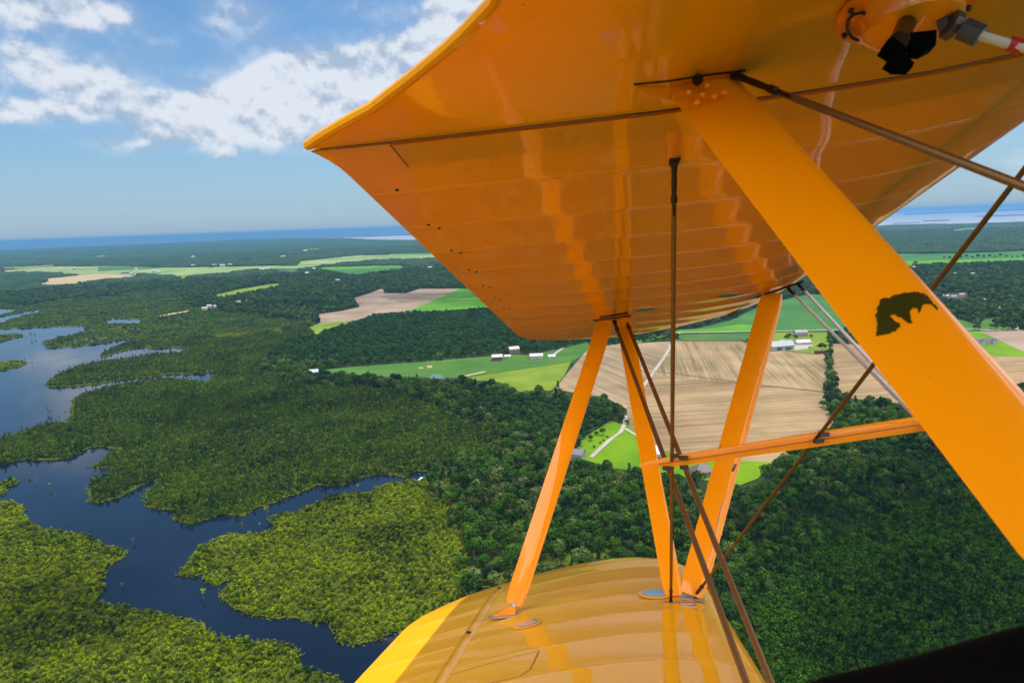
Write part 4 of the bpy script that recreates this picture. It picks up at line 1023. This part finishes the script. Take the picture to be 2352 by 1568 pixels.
class Wing:
    def __init__(s, le, te, base, dih=0.0, sag=(.0035, .0035)):
        s.le, s.te, s.base, s.dih, s.sag = le, te, base, dih, sag
    def edge(s, tab, q): return float(np.interp(q, [a for a, _ in tab], [b for _, b in tab]))
    def pt(s, t, q, up, off=0.0):
        a, b = s.edge(s.le, q), s.edge(s.te, q); ch = max(a - b, .002)
        ph = ((q - RIB_0) / RIB_P) % 1.0; g = 1 - (2 * ph - 1) ** 2
        w = min(1, max(0, (t - .03) / .1)) * min(1, max(0, (1 - t) / .12))
        sg = s.sag[1 if up else 0] * g * w * min(1, ch / 1.2)
        u = s.base + s.dih * q + ch * prof(t, up) - (sg if up else -sg) + (off if up else -off)
        return Vector((a - t * ch, q, u)) - ORG
    def at(s, c, q, up, off=0.0):
        a, b = s.edge(s.le, q), s.edge(s.te, q); return s.pt((a - c) / max(a - b, .002), q, up, off)
    def loft(s, S_, T_=TT):
        m = MB()
        for up in (0, 1):
            V = [s.pt(t, q, up) for q in S_ for t in T_]; n = len(T_)
            Fc = [(i * n + j, i * n + j + 1, (i + 1) * n + j + 1, (i + 1) * n + j) if not up else (i * n + j + 1, i * n + j, (i + 1) * n + j, (i + 1) * n + j + 1) for i in range(len(S_) - 1) for j in range(n - 1)]
            m.add(V, Fc)
        return m
    def strip(s, P, w, up, off, name, mat, parent, n=10, th=0.0):
        """thin sheet following the skin along (c, s) points"""
        m = MB(); Q = []
        for i in range(len(P) - 1):
            for j in range(n): Q.append((P[i][0] + (P[i + 1][0] - P[i][0]) * j / n, P[i][1] + (P[i + 1][1] - P[i][1]) * j / n))
        Q.append(P[-1]); V = []
        for i, p in enumerate(Q):
            a, b = Q[max(i - 1, 0)], Q[min(i + 1, len(Q) - 1)]; d = Vector((b[0] - a[0], b[1] - a[1])).normalized(); nx = Vector((-d.y, d.x)) * w / 2
            V += [s.at(p[0] + nx.x, p[1] + nx.y, up, off), s.at(p[0] - nx.x, p[1] - nx.y, up, off)]
        m.add(V, [(2 * i, 2 * i + 1, 2 * i + 3, 2 * i + 2) for i in range(len(Q) - 1)])
        return m.build(name, mat, parent, smooth=True)


def stations(a, b, tip=None, n=6):
    st = []; q = a
    step = RIB_P / n
    while q < b - 1e-6: st.append(q); q += step
    st.append(b)
    if tip:
        e = b
        for j in range(1, 15): st.append(b + (tip - b) * math.sin(j / 14 * math.pi / 2))
    return st


# upper wing, outer panel
U_LE = [(1.2, 1.09), (1.2134, 1.09), (3.6, 1.09), (3.9, 1.08), (4.15, 1.05), (4.35, .98), (4.5, .87), (4.6, .74), (4.68, .56), (4.72, .36), (4.735, .15)]
U_TE = [(1.2, -.525), (1.25, -.508), (1.32, -.497), (4.1, -.49), (4.25, -.482), (4.4, -.46), (4.52, -.42), (4.62, -.34), (4.68, -.24), (4.715, -.1), (4.735, .145)]
UW = Wing(U_LE, U_TE, .55, sag=(.0026, .004))
wing_u = UW.loft([1.2135] + stations(1.2145, 4.1, 4.735)).build('upper_wing', M_fab, root, smooth=True)
# centre section with the cut-out over the cockpit
CU_TE = [(-1.2, -.52), (-1.19, -.515), (-1.116, -.406), (-.988, -.243), (-.84, -.101), (-.6, .03), (-.3, .09), (0, .1), (.3, .09), (.6, .03), (.84, -.101), (.914, -.165), (.988, -.243), (1.087, -.356), (1.116, -.406), (1.192, -.513), (1.2, -.52)]
CW = Wing([(-1.3, 1.09), (1.3, 1.09)], CU_TE, .553, sag=(0, 0))
cs = CW.loft([-1.2 + 2.412 * i / 70 for i in range(71)]).build('centre_section', M_fab_plain, root, smooth=True)
m = MB(); m.tube([Vector((CW.edge(CU_TE, q), q, .556)) - ORG for q in [-1.2 + 2.4 * i / 80 for i in range(81)]], .010, 8); m.build('trailing_edge_rim', M_fab_plain, cs, smooth=True)
UW.strip([(-.47, 1.212), (1.0, 1.212)], .004, 0, .002, 'joint_gap', M_gap, cs, n=40)
UW.strip([(-.36, 1.275), (1.0, 1.275)], .115, 0, .0035, 'joint_cover_strip', M_fab_plain, wing_u, n=40)
UW.strip([(-.36, 1.21), (-.36, 1.335)], .004, 0, .0045, 'seam', M_gap, wing_u, n=3)
for i in range(7):   # drain grommets along the trailing edge
    q = 1.5 + RIB_P * i
    for dc, dq in ((-.425, -.03), (-.405, .01)):
        if i == 0 and dc > -.41: continue
        m = MB(); c = UW.at(dc, q + dq, 0, .001); m.disc(c, (0, 0, 1), .0045, .003, 10); m.build('drain_grommet', M_dark, wing_u)
for (x_, y_) in ((1648, 5), (1560, 58), (1563, 82), (1555, 72)):
    c = ap(x_, y_, u=.552) - ORG; m = MB(); m.disc(c, (0, 0, 1), .005, .004, 10); m.build('screw_hole', M_dark, cs)

# lower wing
L_LE = [(.4, .45), (3.5, .45), (3.8, .44), (4.05, .42), (4.25, .36), (4.38, .27), (4.48, .14), (4.54, 0), (4.57, -.2), (4.575, -.3)]
L_TE = [(.4, -1.08), (3.55, -1.09), (3.75, -1.06), (3.95, -.99), (4.15, -.90), (4.32, -.80), (4.45, -.66), (4.54, -.48), (4.57, -.36), (4.575, -.31)]
LW = Wing(L_LE, L_TE, -1.0, sag=(.004, .0025))
def rib_plate(W, q, name, parent):
    T2 = TT; a = [W.pt(t, q, 0, -.001) for t in T2] + [W.pt(t, q, 1, -.001) for t in reversed(T2)]
    m = MB(); m.add(a + [v + Vector((0, .004, 0)) for v in a], [tuple(range(len(a))), tuple(range(2 * len(a) - 1, len(a) - 1, -1))]); return m.build(name, M_wood, parent)
M_wood = pbr('spruce_wood', (.25, .16, .08), .7)
rib_plate(UW, 1.2155, 'root_rib', wing_u); rib_plate(CW, 1.2, 'root_rib', cs); rib_plate(CW, -1.195, 'root_rib', cs)
for cc in (.85, .12):
    m = MB(); m.box(Vector((cc, 2.85, .615 if cc < .5 else .635)) - ORG, (.015, 1.6, .055 if cc < .5 else .045)); m.build('spar', M_wood, wing_u)
m = MB(); m.box(Vector((.50, 0, .64)) - ORG, (.42, 1.12, .06)); m.build('fuel_tank', pbr('tank_metal', (.5, .5, .5), .4, .8), cs)
wing_l = LW.loft(stations(.4, 3.5, None, 7) + [3.5 + (4.575 - 3.5) * math.sin(j / 26 * math.pi / 2) for j in range(1, 27)]).build('lower_wing', M_fab_low, root, smooth=True)
# aileron hinge strip on the lower wing
m = MB(); n = 60; V = []
for i in range(n + 1):
    q = 1.6 + (3.93 - 1.6) * i / n; c0 = -.655
    for dc, h_ in ((-.028, .0005), (-.018, .006), (0, .009), (.018, .006), (.028, .0005)): V.append(LW.at(c0 + dc, q, 1, h_ + (.0012 * math.sin(i * 2.2) if abs(dc) < .02 else 0)))
m.add(V, [(i * 5 + j, i * 5 + j + 1, i * 5 + 6 + j, i * 5 + 5 + j) for i in range(n) for j in range(4)]); hinge = m.build('aileron_hinge_cover', M_fab_plain, wing_l, smooth=True)
for q in (3.93, 3.05, 2.42):
    m = MB(); m.disc(LW.at(-.655, q, 1, .012), (0, 0, 1), .014, .004, 12, asp=.7); m.build('hinge_hole', M_dark, hinge)
# stitched access patch
LW.strip([(-.30, 2.60), (-.315, 2.42), (-.345, 2.37), (-.66, 2.35)], .004, 1, .002, 'patch_edge_tape', M_gap, wing_l)
LW.strip([(-.30, 2.60), (-.63, 2.56)], .003, 1, .002, 'patch_edge_tape', M_gap, wing_l)
# inspection windows
for (c0, q0, r_, gm) in ((.165, 3.17, .052, M_glass), (-.385, 2.985, .045, M_glass)):
    nrm = (LW.at(c0 + .02, q0, 1) - LW.at(c0 - .02, q0, 1)).cross(LW.at(c0, q0 + .02, 1) - LW.at(c0, q0 - .02, 1))
    m = MB(); m.disc(LW.at(c0, q0, 1, .004), nrm, r_ * 1.38, .003, 32); ring = m.build('inspection_ring', M_fab_plain, wing_l)
    m = MB(); m.disc(LW.at(c0, q0, 1, .0075), nrm, r_, .003, 32); m.build('inspection_window', gm, ring)
m = MB(); m.disc(UW.at(.26, 3.55, 0, .004), (0, 0, 1), .06, .003, 32); m.disc(UW.at(.26, 3.55, 0, .007), (0, 0, 1), .045, .003, 32, m=1); m.build('inspection_cover', [M_fab_plain, M_glass], wing_u)
m = MB(); m.disc(UW.at(.66, 3.42, 0, .004), (0, 0, 1), .06, .003, 32); m.disc(UW.at(.66, 3.42, 0, .007), (0, 0, 1), .045, .003, 32, m=1); m.build('inspection_cover', [M_fab_plain, M_glass], wing_u)

# struts ------------------------------------------------
TEAR = []
for i in range(13):
    t = i / 12; TEAR.append((1 - 2 * t, .32 * 2.6 * (.2969 * math.sqrt(t) - .126 * t - .3516 * t * t + .2843 * t ** 3 - .1015 * t ** 4) * 1.9))
TEAR = [(a, b) for a, b in TEAR] + [(a, -b) for a, b in TEAR[-2:0:-1]]
CAX = Vector((1, 0, 0))


def strut(name, A, B, chord, thick=1.0, ends=.04, parent=root, mat=M_paint, label=None):
    A, B = Vector(A) - ORG, Vector(B) - ORG; d = (B - A).normalized(); L = (B - A).length; m = MB()
    pts = [A, A + d * ends, A + d * ends * 2.2] + [A.lerp(B, f) for f in (.25, .5, .75)] + [B - d * ends * 2.2, B - d * ends, B]
    h = chord / 2
    m.tube(pts, [h * .82, h * .95, h, h, h, h, h, h * .95, h * .8], ax=CAX, sec=[(a, b * thick) for a, b in TEAR])
    o = m.build(name, mat, parent, smooth=True)
    if label: o['label'] = label
    return o


def bolt(P, nrm, r, parent, mat=M_dark, name='bolt', th=.012):
    m = MB(); m.disc(Vector(P) - ORG, nrm, r, th, 6); m.disc(Vector(P) - ORG, nrm, r * .45, th * 2.2, 10); return m.build(name, mat, parent)


P_ur = ap(1392, 736, u=.545); P_um = ap(1432, 733, u=.545); P_uf = ap(1776, 672, u=.583)
P_lr = ap(1180, 1388, u=-.825); P_lm = ap(1548, 1368, u=-.785); P_lf = ap(1588, 1366, u=-.785)
st_r = strut('interplane_strut', P_ur, P_lr, .092, label='aft interplane strut leaning down to the left')
st_m = strut('interplane_strut', P_um, P_lm, .085, label='diagonal middle interplane strut')
st_f = strut('interplane_strut', P_uf, P_lf, .112, label='front interplane strut leaning down from right to left')
NS = Vector((0, -1, 0))
for st_, P_ in ((st_r, ap(1385, 748, u=.53)), (st_m, ap(1433, 748, u=.53)), (st_f, ap(1772, 684, u=.57)), (st_m, ap(1546, 1350, u=-.775)), (st_f, ap(1580, 1348, u=-.775))):
    q = P_ + Vector((0, -.016, 0)); bolt(q, NS, .011, st_)
    for k_ in range(4):
        rv = MB(); a = k_ * 1.4; rv.ball(q - ORG + Vector((.024 * math.cos(a), 0, .03 + .022 * math.sin(a))), .004, 8); rv.build('rivet', M_paint, st_)
# aft strut end link and foot fitting on the lower wing
foot = MB(); a = P_lr - ORG; b = ap(1172, 1402, u=-.845) - ORG
foot.tube([a, (a + b) / 2, b], [.014, .012, .016], 8); foot.ball(b, .018, 10)
lk = foot.build('strut_end_link', M_steel, st_r, smooth=True)
m = MB(); c = ap(1160, 1412, u=-.860) - ORG; m.disc(LW.at(-.50, 3.12, 1, .004) * 0 + c, (-.06, 0, 1), .035, .005, 24, asp=2.3, ax=(1, 0, 0)); pl = m.build('foot_plate', M_steel, wing_l)
m = MB(); m.add([c + Vector(v) for v in ((-.06, -.012, 0), (.05, -.012, 0), (.05, .012, 0), (-.06, .012, 0), (.01, -.010, .035), (.05, -.010, .035), (.05, .010, .035), (.01, .010, .035))], [(0, 1, 5, 4), (1, 2, 6, 5), (2, 3, 7, 6), (3, 0, 4, 7), (4, 5, 6, 7)]); m.build('foot_fairing', M_paint, pl)


def plate(name, A, B, w, th, parent, mat=M_dark):
    """flat plate between two aircraft-axes points"""
    A, B = Vector(A) - ORG, Vector(B) - ORG; d = (B - A).normalized(); side = Vector((0, 1, 0)); up = side.cross(d).normalized()
    m = MB(); V = []
    for p in (A, B):
        for s_ in (-1, 1):
            for u_ in (-1, 1): V.append(p + side * s_ * w / 2 + up * u_ * th / 2)
    m.add(V, [(0, 1, 3, 2), (4, 6, 7, 5), (0, 4, 5, 1), (2, 3, 7, 6), (0, 2, 6, 4), (1, 5, 7, 3)]); return m.build(name, mat, parent)


plate('strut_fitting_plate', ap(1362, 736, u=.545), ap(1448, 725, u=.545), .05, .006, wing_u)
plate('strut_fitting_plate', ap(1378, 728, u=.548), ap(1442, 718, u=.548), .06, .008, wing_u)
plate('strut_fitting_plate', ap(1738, 683, u=.573), ap(1842, 647, u=.60), .05, .006, wing_u)
plate('strut_fitting_plate', ap(1514, 1364, u=-.795), ap(1618, 1377, u=-.80), .05, .006, wing_l, M_steel)
for (x_, y_) in ((1541, 1383), (1579, 1383)):
    m = MB(); m.disc(ap(x_, y_, u=-.792) - ORG, (0.06, 0, 1), .026, .006, 24, asp=1.45, ax=(1, 0, 0)); m.build('wire_ferrule_plate', M_steel, wing_l)

# cabane strut in the foreground
T0 = ap(1600, 178, u=.565); d0 = 1.15
B0 = ap(2560, 1330, depth=.605)
cab = strut('cabane_strut', T0, B0, .118, thick=.9, ends=.02, label='broad cabane strut crossing the right side with a dark jagged patch')
for (x_, y_) in ((1612, 222), (1636, 204), (1645, 225), (1610, 240), (1590, 235), (1655, 240)):
    pass
dcab = (B0 - T0).normalized(); ncab = CAX - dcab * CAX.dot(dcab); ncab.normalize(); fcab = dcab.cross(ncab).normalized()
if (AX @ fcab).z < 0: fcab = -fcab      # towards the camera


def on_cab(x_, y_, off):
    """point on the broad face plane of the cabane strut seen at x, y"""
    r = AX.transposed() @ Vector(((x_ - 1176) / F, (784 - y_) / F, -1.))
    t = ((T0 + fcab * off).dot(fcab)) / r.dot(fcab); return r * t


for (x_, y_) in ((1582, 212), (1613, 218), (1640, 222), (1624, 198), (1600, 236), (1662, 214)):
    m = MB(); m.ball(on_cab(x_, y_, .0215) - ORG, .0055, 10); m.build('rivet', M_paint, cab, smooth=True)
bolt(on_cab(1602, 184, .026), fcab, .009, cab, M_dark, th=.008)
# small root fairing at the top and dark rod standing in for the gap's shadow
m = MB(); A = ap(1458, 192, u=.553) - ORG; B = ap(1535, 232, u=.545) - ORG
m.add([A, ap(1535, 195, u=.552) - ORG, ap(1545, 232, u=.520) - ORG, ap(1500, 222, u=.530) - ORG, ap(1468, 207, u=.542) - ORG], [(0, 1, 2, 3, 4)]); m.build('cabane_fairing', M_paint, cs)
m = MB(); m.tube([ap(1455, 192, u=.550) - ORG, ap(1535, 184, u=.550) - ORG, ap(1640, 168, u=.550) - ORG, ap(1712, 160, u=.550) - ORG], .004, 6); m.build('gap_shadow_rod', M_dark, cs)
# jagged dark olive patch on the strut
PP = zd([(460, 1025), (560, 1000), (640, 980), (720, 950), (775, 900), (770, 860), (700, 830), (640, 760), (700, 745), (800, 800), (880, 860), (930, 850), (900, 780), (890, 720), (930, 655), (980, 660), (1000, 720), (1020, 735), (1030, 680), (1060, 625), (1150, 605), (1210, 650), (1255, 710), (1230, 640), (1160, 560), (1110, 500), (1060, 468), (950, 455), (850, 470), (720, 485), (650, 525), (520, 550), (505, 620), (470, 665), (485, 710), (445, 755), (475, 790), (475, 880), (465, 950)])
PPj = []
for i in range(len(PP)):
    a, b = PP[i], PP[(i + 1) % len(PP)]
    for j in range(4):
        f = j / 4; PPj.append((a[0] + (b[0] - a[0]) * f + rnd.uniform(-1.8, 1.8), a[1] + (b[1] - a[1]) * f + rnd.uniform(-1.8, 1.8)))
M_cab_top = .0
bm = bmesh.new()
# project on the real strut surface
me_c = cab.data
bvh = BVHTree.FromPolygons([v.co.copy() for v in me_c.vertices], [tuple(p.vertices) for p in me_c.polygons])
inner = []
xs_ = [p[0] for p in PPj]; ys_ = [p[1] for p in PPj]
gx = np.arange(min(xs_), max(xs_), 6.0); gy = np.arange(min(ys_), max(ys_), 6.0); GX, GY = np.meshgrid(gx, gy)
ins = pip(GX.ravel(), GY.ravel(), PPj); inner = [(a, b) for a, b, c_ in zip(GX.ravel(), GY.ravel(), ins) if c_]
vv = [Vector(p) for p in PPj] + [Vector(p) for p in inner]
r_ = delaunay_2d_cdt(vv, [], [list(range(len(PPj)))], 1, 1e-5)
cam0 = -ORG
W3 = []
for v in r_[0]:
    dirn = (AX.transposed() @ Vector(((v.x - 1176) / F, (784 - v.y) / F, -1.))).normalized()
    hit = bvh.ray_cast(cam0, dirn)
    if hit[0] is None:
        W3.append(on_cab(v.x, v.y, .012) - ORG)
    else: W3.append(hit[0] - dirn * .0012)
m = MB(); m.add(W3, [tuple(f) for f in r_[2]]); m.build('dark_jagged_patch', M_patch, cab, smooth=True)

# wires --------------------------------------------------
WSEC = [(math.cos(2 * math.pi * j / 10), .42 * math.sin(2 * math.pi * j / 10)) for j in range(10)]


def wire(A, B, w, mat, label=None, term=(.10, .0), fork=True, parent=root, ax=CAX):
    A, B = Vector(A) - ORG, Vector(B) - ORG; d = (B - A).normalized(); m = MB()
    t0 = .12 if term[0] else 0
    m.tube([A + d * t0 * .8, A + d * (t0 + .05), A.lerp(B, .5), B - d * (term[1] + .05), B - d * term[1] * .8], [w * .5, w * .62, w * .62, w * .62, w * .5], ax=ax, sec=WSEC)
    o = m.build('bracing_wire', mat, parent, smooth=True)
    if label: o['label'] = label
    for P_, dd, use in ((A, d, term[0]), (B, -d, term[1])):
        if use:
            f = MB(); r = w * .62
            f.tube([P_ + dd * .03, P_ + dd * .05, P_ + dd * .085, P_ + dd * .09, P_ + dd * .105, P_ + dd * .107, P_ + dd * .14], [r * .9, r * 1.1, r * .9, r * 1.25, r * 1.25, r * .7, r * .55], 8)
            f.tube([P_ + Vector((0, -.012, 0)), P_ + Vector((0, .012, 0))], r * .9, 8); f.tube([P_, P_ + dd * .04], [r * 1.4, r * .9], 8)
            f.build('clevis_fork', M_dark, o, smooth=True)
    return o


NL = AX.transposed() @ Vector((1, 0, 0))
# heavy cabane bracing wire, top right
A = ap(1685, 172, u=.548); B = ap(2600, 524, depth=.66)
wire(A, B, .0086, M_wire, 'thick brown cabane wire running to the right edge', (.1, 0), ax=(0, 0, 1))
# aft landing wire (upright in view) with its lug
A = ap(1549, 368, u=.530); B_l = ap(1541, 1380, u=-.79)
w1 = wire(A, B_l, .0098, M_wire, 'upright landing wire hanging in mid picture', (.1, .1))
m = MB(); A0 = ap(1547, 288, u=.548) - ORG; A1 = ap(1549, 368, u=.530) - ORG
m.tube([A0, (A0 + A1) / 2, A1], [.016, .013, .015], ax=CAX, sec=[(a, b * .25) for a, b in WSEC]); m.build('wire_lug', M_paint, w1, smooth=True)
m = MB(); m.tube([A1 + Vector((0, -.012, 0)), A1 + Vector((0, .012, 0))], .012, 12); m.build('lug_bolt', M_dark, w1, smooth=True)
# front landing wire (olive) from the wing root front down to the strut foot
P_lfw = ap(1597, 1366, u=-.79)
A_f = ap(2700, -55 + 0, depth=1.15)
# make it pass (2352,392) and (1885,1003)
A_f = ap(2352 + 348, 392 - 348 * 1.297, depth=1.02)
w2 = wire(A_f, P_lfw, .0115, M_wire, 'olive landing wire slanting down behind the big strut', (0, .1))
# flying wires, aft pair
A = ap(1411, 738, u=.543); B = ap(1796, 1790, u=-.86); fl1 = wire(A, B, .0165, M_wire, 'left one of the two brown flying wires', (.1, 0))
A = ap(1438, 735, u=.543); B = ap(1868, 1810, u=-.86); fl2 = wire(A, B, .0165, M_wire, 'right one of the two brown flying wires', (.1, 0))
# flying wires, front pair (bright)
A = ap(1812, 664, u=.585); B = ap(2750, 1605, depth=.98); fl3 = wire(A, B, .0135, M_wire2, 'lower one of the two bright flying wires', (.1, 0))
A = ap(1836, 655, u=.592); B = ap(2750, 1630, depth=.95); fl4 = wire(A, B, .0135, M_wire2, 'upper one of the two bright flying wires', (.1, 0))

# spreader bar through the wires
def depth_on(A, B, yy=None, xx=None):
    best = None
    for i in range(2001):
        p = Vector(A).lerp(Vector(B), i / 2000); q = app(p); e = abs(q[1] - yy) if yy is not None else abs(q[0] - xx)
        if best is None or e < best[0]: best = (e, q[2], q[0], q[1])
    return best
dj1 = depth_on(ap(1549, 368, u=.530), B_l, yy=1057)[1]
dj2 = depth_on(A_f, P_lfw, yy=1003)[1]
print('spreader depths', dj1, dj2, depth_on(ap(1411, 738, u=.543), ap(1796, 1790, u=-.86), yy=1063), depth_on(ap(1812, 664, u=.585), ap(2750, 1605, depth=.98), yy=975))
def spr(x_, y_):
    f = (x_ - 1548) / (1885 - 1548); return ap(x_, y_, depth=1 / ((1 - f) / dj1 + f / dj2))
SA, SB = spr(1470, 1070), spr(2150, 967)
m = MB(); A, B = SA - ORG, SB - ORG; d = (B - A).normalized(); h = .021
m.tube([A, A + d * .03, A + d * .12, A + d * .35, A.lerp(B, .6), B], [h * .25, h * .5, h * .85, h * .95, h, h], ax=(0, 0, 1), sec=[(a, b * .8) for a, b in TEAR]); sb = m.build('spreader_bar', M_paint, root, smooth=True)
m = MB(); off = Vector((0, -.0125, -.002)); m.tube([A + d * .06 + off, A.lerp(B, .5) + off, B + off], .0012, 5); m.build('bar_seam', M_gap, sb)
for (x_, y_) in ((1531, 1074), (1548, 1046), (1569, 1050), (1889, 997), (1877, 1012), (1571, 1072)):
    m = MB(); c = spr(x_, y_) - ORG; m.box(c + Vector((0, -.006, 0)), (.012, .018, .006)); m.build('wire_clamp', M_dark, sb)
# pitot line and straps on the front strut
m = MB(); pts = [ap(x_, y_, depth=depth_on(P_uf, P_lf, yy=y_)[1] - .01) - ORG for x_, y_ in ((1690, 1066), (1682, 1082), (1675, 1110), (1655, 1170), (1636, 1250), (1622, 1330), (1600, 1362))]
m.tube(pts, .0035, 6); m.build('air_tube', M_steel, st_f, smooth=True)
m = MB(); m.tube([pts[0], pts[1]], .007, 8); m.build('tube_nut', M_dgrey, st_f, smooth=True)
for yy in (1124, 1216, 1286):
    q = depth_on(P_uf, P_lf, yy=yy); c = ap(q[2], yy, depth=q[1]) - ORG; dd = (P_lf - P_uf).normalized()
    m = MB(); m.tube([c - dd * .004, c + dd * .004], .058, ax=CAX, sec=[(a * 1.0, b) for a, b in TEAR]); m.build('strap', M_paint, st_f, smooth=True)
m = MB(); q = depth_on(P_uf, P_lf, yy=1030); c = ap(q[2] - 22, 1030, depth=q[1]) - ORG
for k_ in range(4): m.ball(c + Vector((0, -.01, -.02 + k_ * .014)), .007, 8)
m.build('hinge_lug', M_paint, st_f, smooth=True)

# fuel gauge sump with drain cock and hose, top right
G0 = ap(2092, 32, u=.53)
fg = MB(); U3 = Vector((0, 0, 1)); g = G0 - ORG
fg.tube([g + Vector((0, 0, .05)), g + Vector((0, 0, .018)), g, g - Vector((0, 0, .02)), g - Vector((0, 0, .032)), g - Vector((0, 0, .036))], [.080, .078, .066, .062, .048, .016], 32)
gauge = fg.build('fuel_sump', M_paint, cs, smooth=True)
m = MB(); m.disc(g + Vector((0, 0, .012)), (0, 0, 1), .094, .006, 32); m.build('sump_flange', M_paint, gauge)
for i in range(8):
    a = i * .785 + .2; m = MB(); m.ball(g + Vector((.086 * math.cos(a), .086 * math.sin(a), .006)), .0045, 8); m.build('sump_screw', M_dark, gauge)
# black cock handle below it
HD = zd([]); D2 = lambda x_, y_: (1378 + x_ * .41406, y_ * .41406)
HP = [(1570, 265), (1600, 215), (1690, 185), (1870, 165), (1865, 250), (1800, 285), (1750, 280), (1740, 250), (1715, 255), (1700, 300), (1745, 350), (1735, 372), (1650, 372), (1600, 340), (1625, 300)]
m = MB(); front = []; back = []
for (a, b) in HP:
    a, b = D2(a, b); front.append(ap(a, b, depth=.86) - ORG); back.append(ap(a, b, depth=.86) - ORG + Vector((0, .02, 0)))
n = len(HP); m.add(front + back, [tuple(range(n)), tuple(range(2 * n - 1, n - 1, -1))] + [(i, i + n, (i + 1) % n + n, (i + 1) % n) for i in range(n)]); hd = m.build('drain_cock_handle', M_black, gauge)
m = MB(); a = ap(2065, 95, depth=.86) - ORG; m.tube([g, a], .012, 10); m.build('drain_stem', M_dark, gauge)
# coupling and hose
h1 = [ap(x_, y_, depth=d_) - ORG for x_, y_, d_ in ((2160, 60, .92), (2185, 50, .91), (2200, 72, .90), (2250, 78, .88), (2262, 80, .88))]
m = MB(); m.tube([h1[0], h1[1]], .014, 12); m.tube([ap(2180, 55, depth=.9) - ORG, ap(2195, 62, depth=.9) - ORG], .019, 12); m.tube([ap(2210, 66, depth=.89) - ORG, ap(2252, 84, depth=.88) - ORG], .015, 8); m.build('hose_coupling', M_dgrey, gauge)
m = MB(); m.tube([ap(2250, 82, depth=.88) - ORG, ap(2300, 97, depth=.87) - ORG, ap(2400, 122, depth=.85) - ORG, ap(2500, 140, depth=.83) - ORG], .006, 12); hs_ = m.build('fuel_hose', M_white, gauge, smooth=True)
m = MB(); m.tube([ap(2318, 101, depth=.868) - ORG, ap(2346, 108, depth=.864) - ORG], .0095, 12); m.build('hose_tape', M_red, hs_, smooth=True)
m = MB(); pts = []
for i in range(14):
    t = i / 13 * 3.6 + .9; pts.append(ap(1978 + 33 * math.cos(t), 62 - 32 * math.sin(t), u=.542 - .01) - ORG)
m.tube(pts, .0025, 6); m.build('safety_wire_loop', M_dark, gauge, smooth=True)

# dark padded cockpit edge in the corner
m = MB(); cp = [(1500, 1890, .42), (1760, 1815, .41), (1980, 1742, .40), (2180, 1702, .39), (2380, 1656, .37), (2700, 1580, .35)]
m.tube([ap(a, b, depth=d_) - ORG for a, b, d_ in cp], .045, 20); m.build('cockpit_coaming', M_black, root, smooth=True)

# ------------------------------------------------------------------ haze
hb = MB(); hb.box((0, 20000, (232 - 1) / 2), (60000, 60000, (232 + 1) / 2))
hm = bpy.data.materials.new('haze'); hm.use_nodes = True; nt = NT(hm)
pv = nt.nodes.new('ShaderNodeVolumePrincipled'); pv.inputs['Color'].default_value = (.12, .30, .55, 1); pv.inputs['Density'].default_value = 5.6e-5; pv.inputs['Anisotropy'].default_value = .2
oo = nt.nodes.new('ShaderNodeOutputMaterial'); nt.links.new(pv.outputs[0], oo.inputs['Volume'])
hz = hb.build('haze', hm); hz['kind'] = 'stuff'; hz['label'] = 'thin blue haze over the far land'
print('counts', len(F1), len(F2), len(Q))
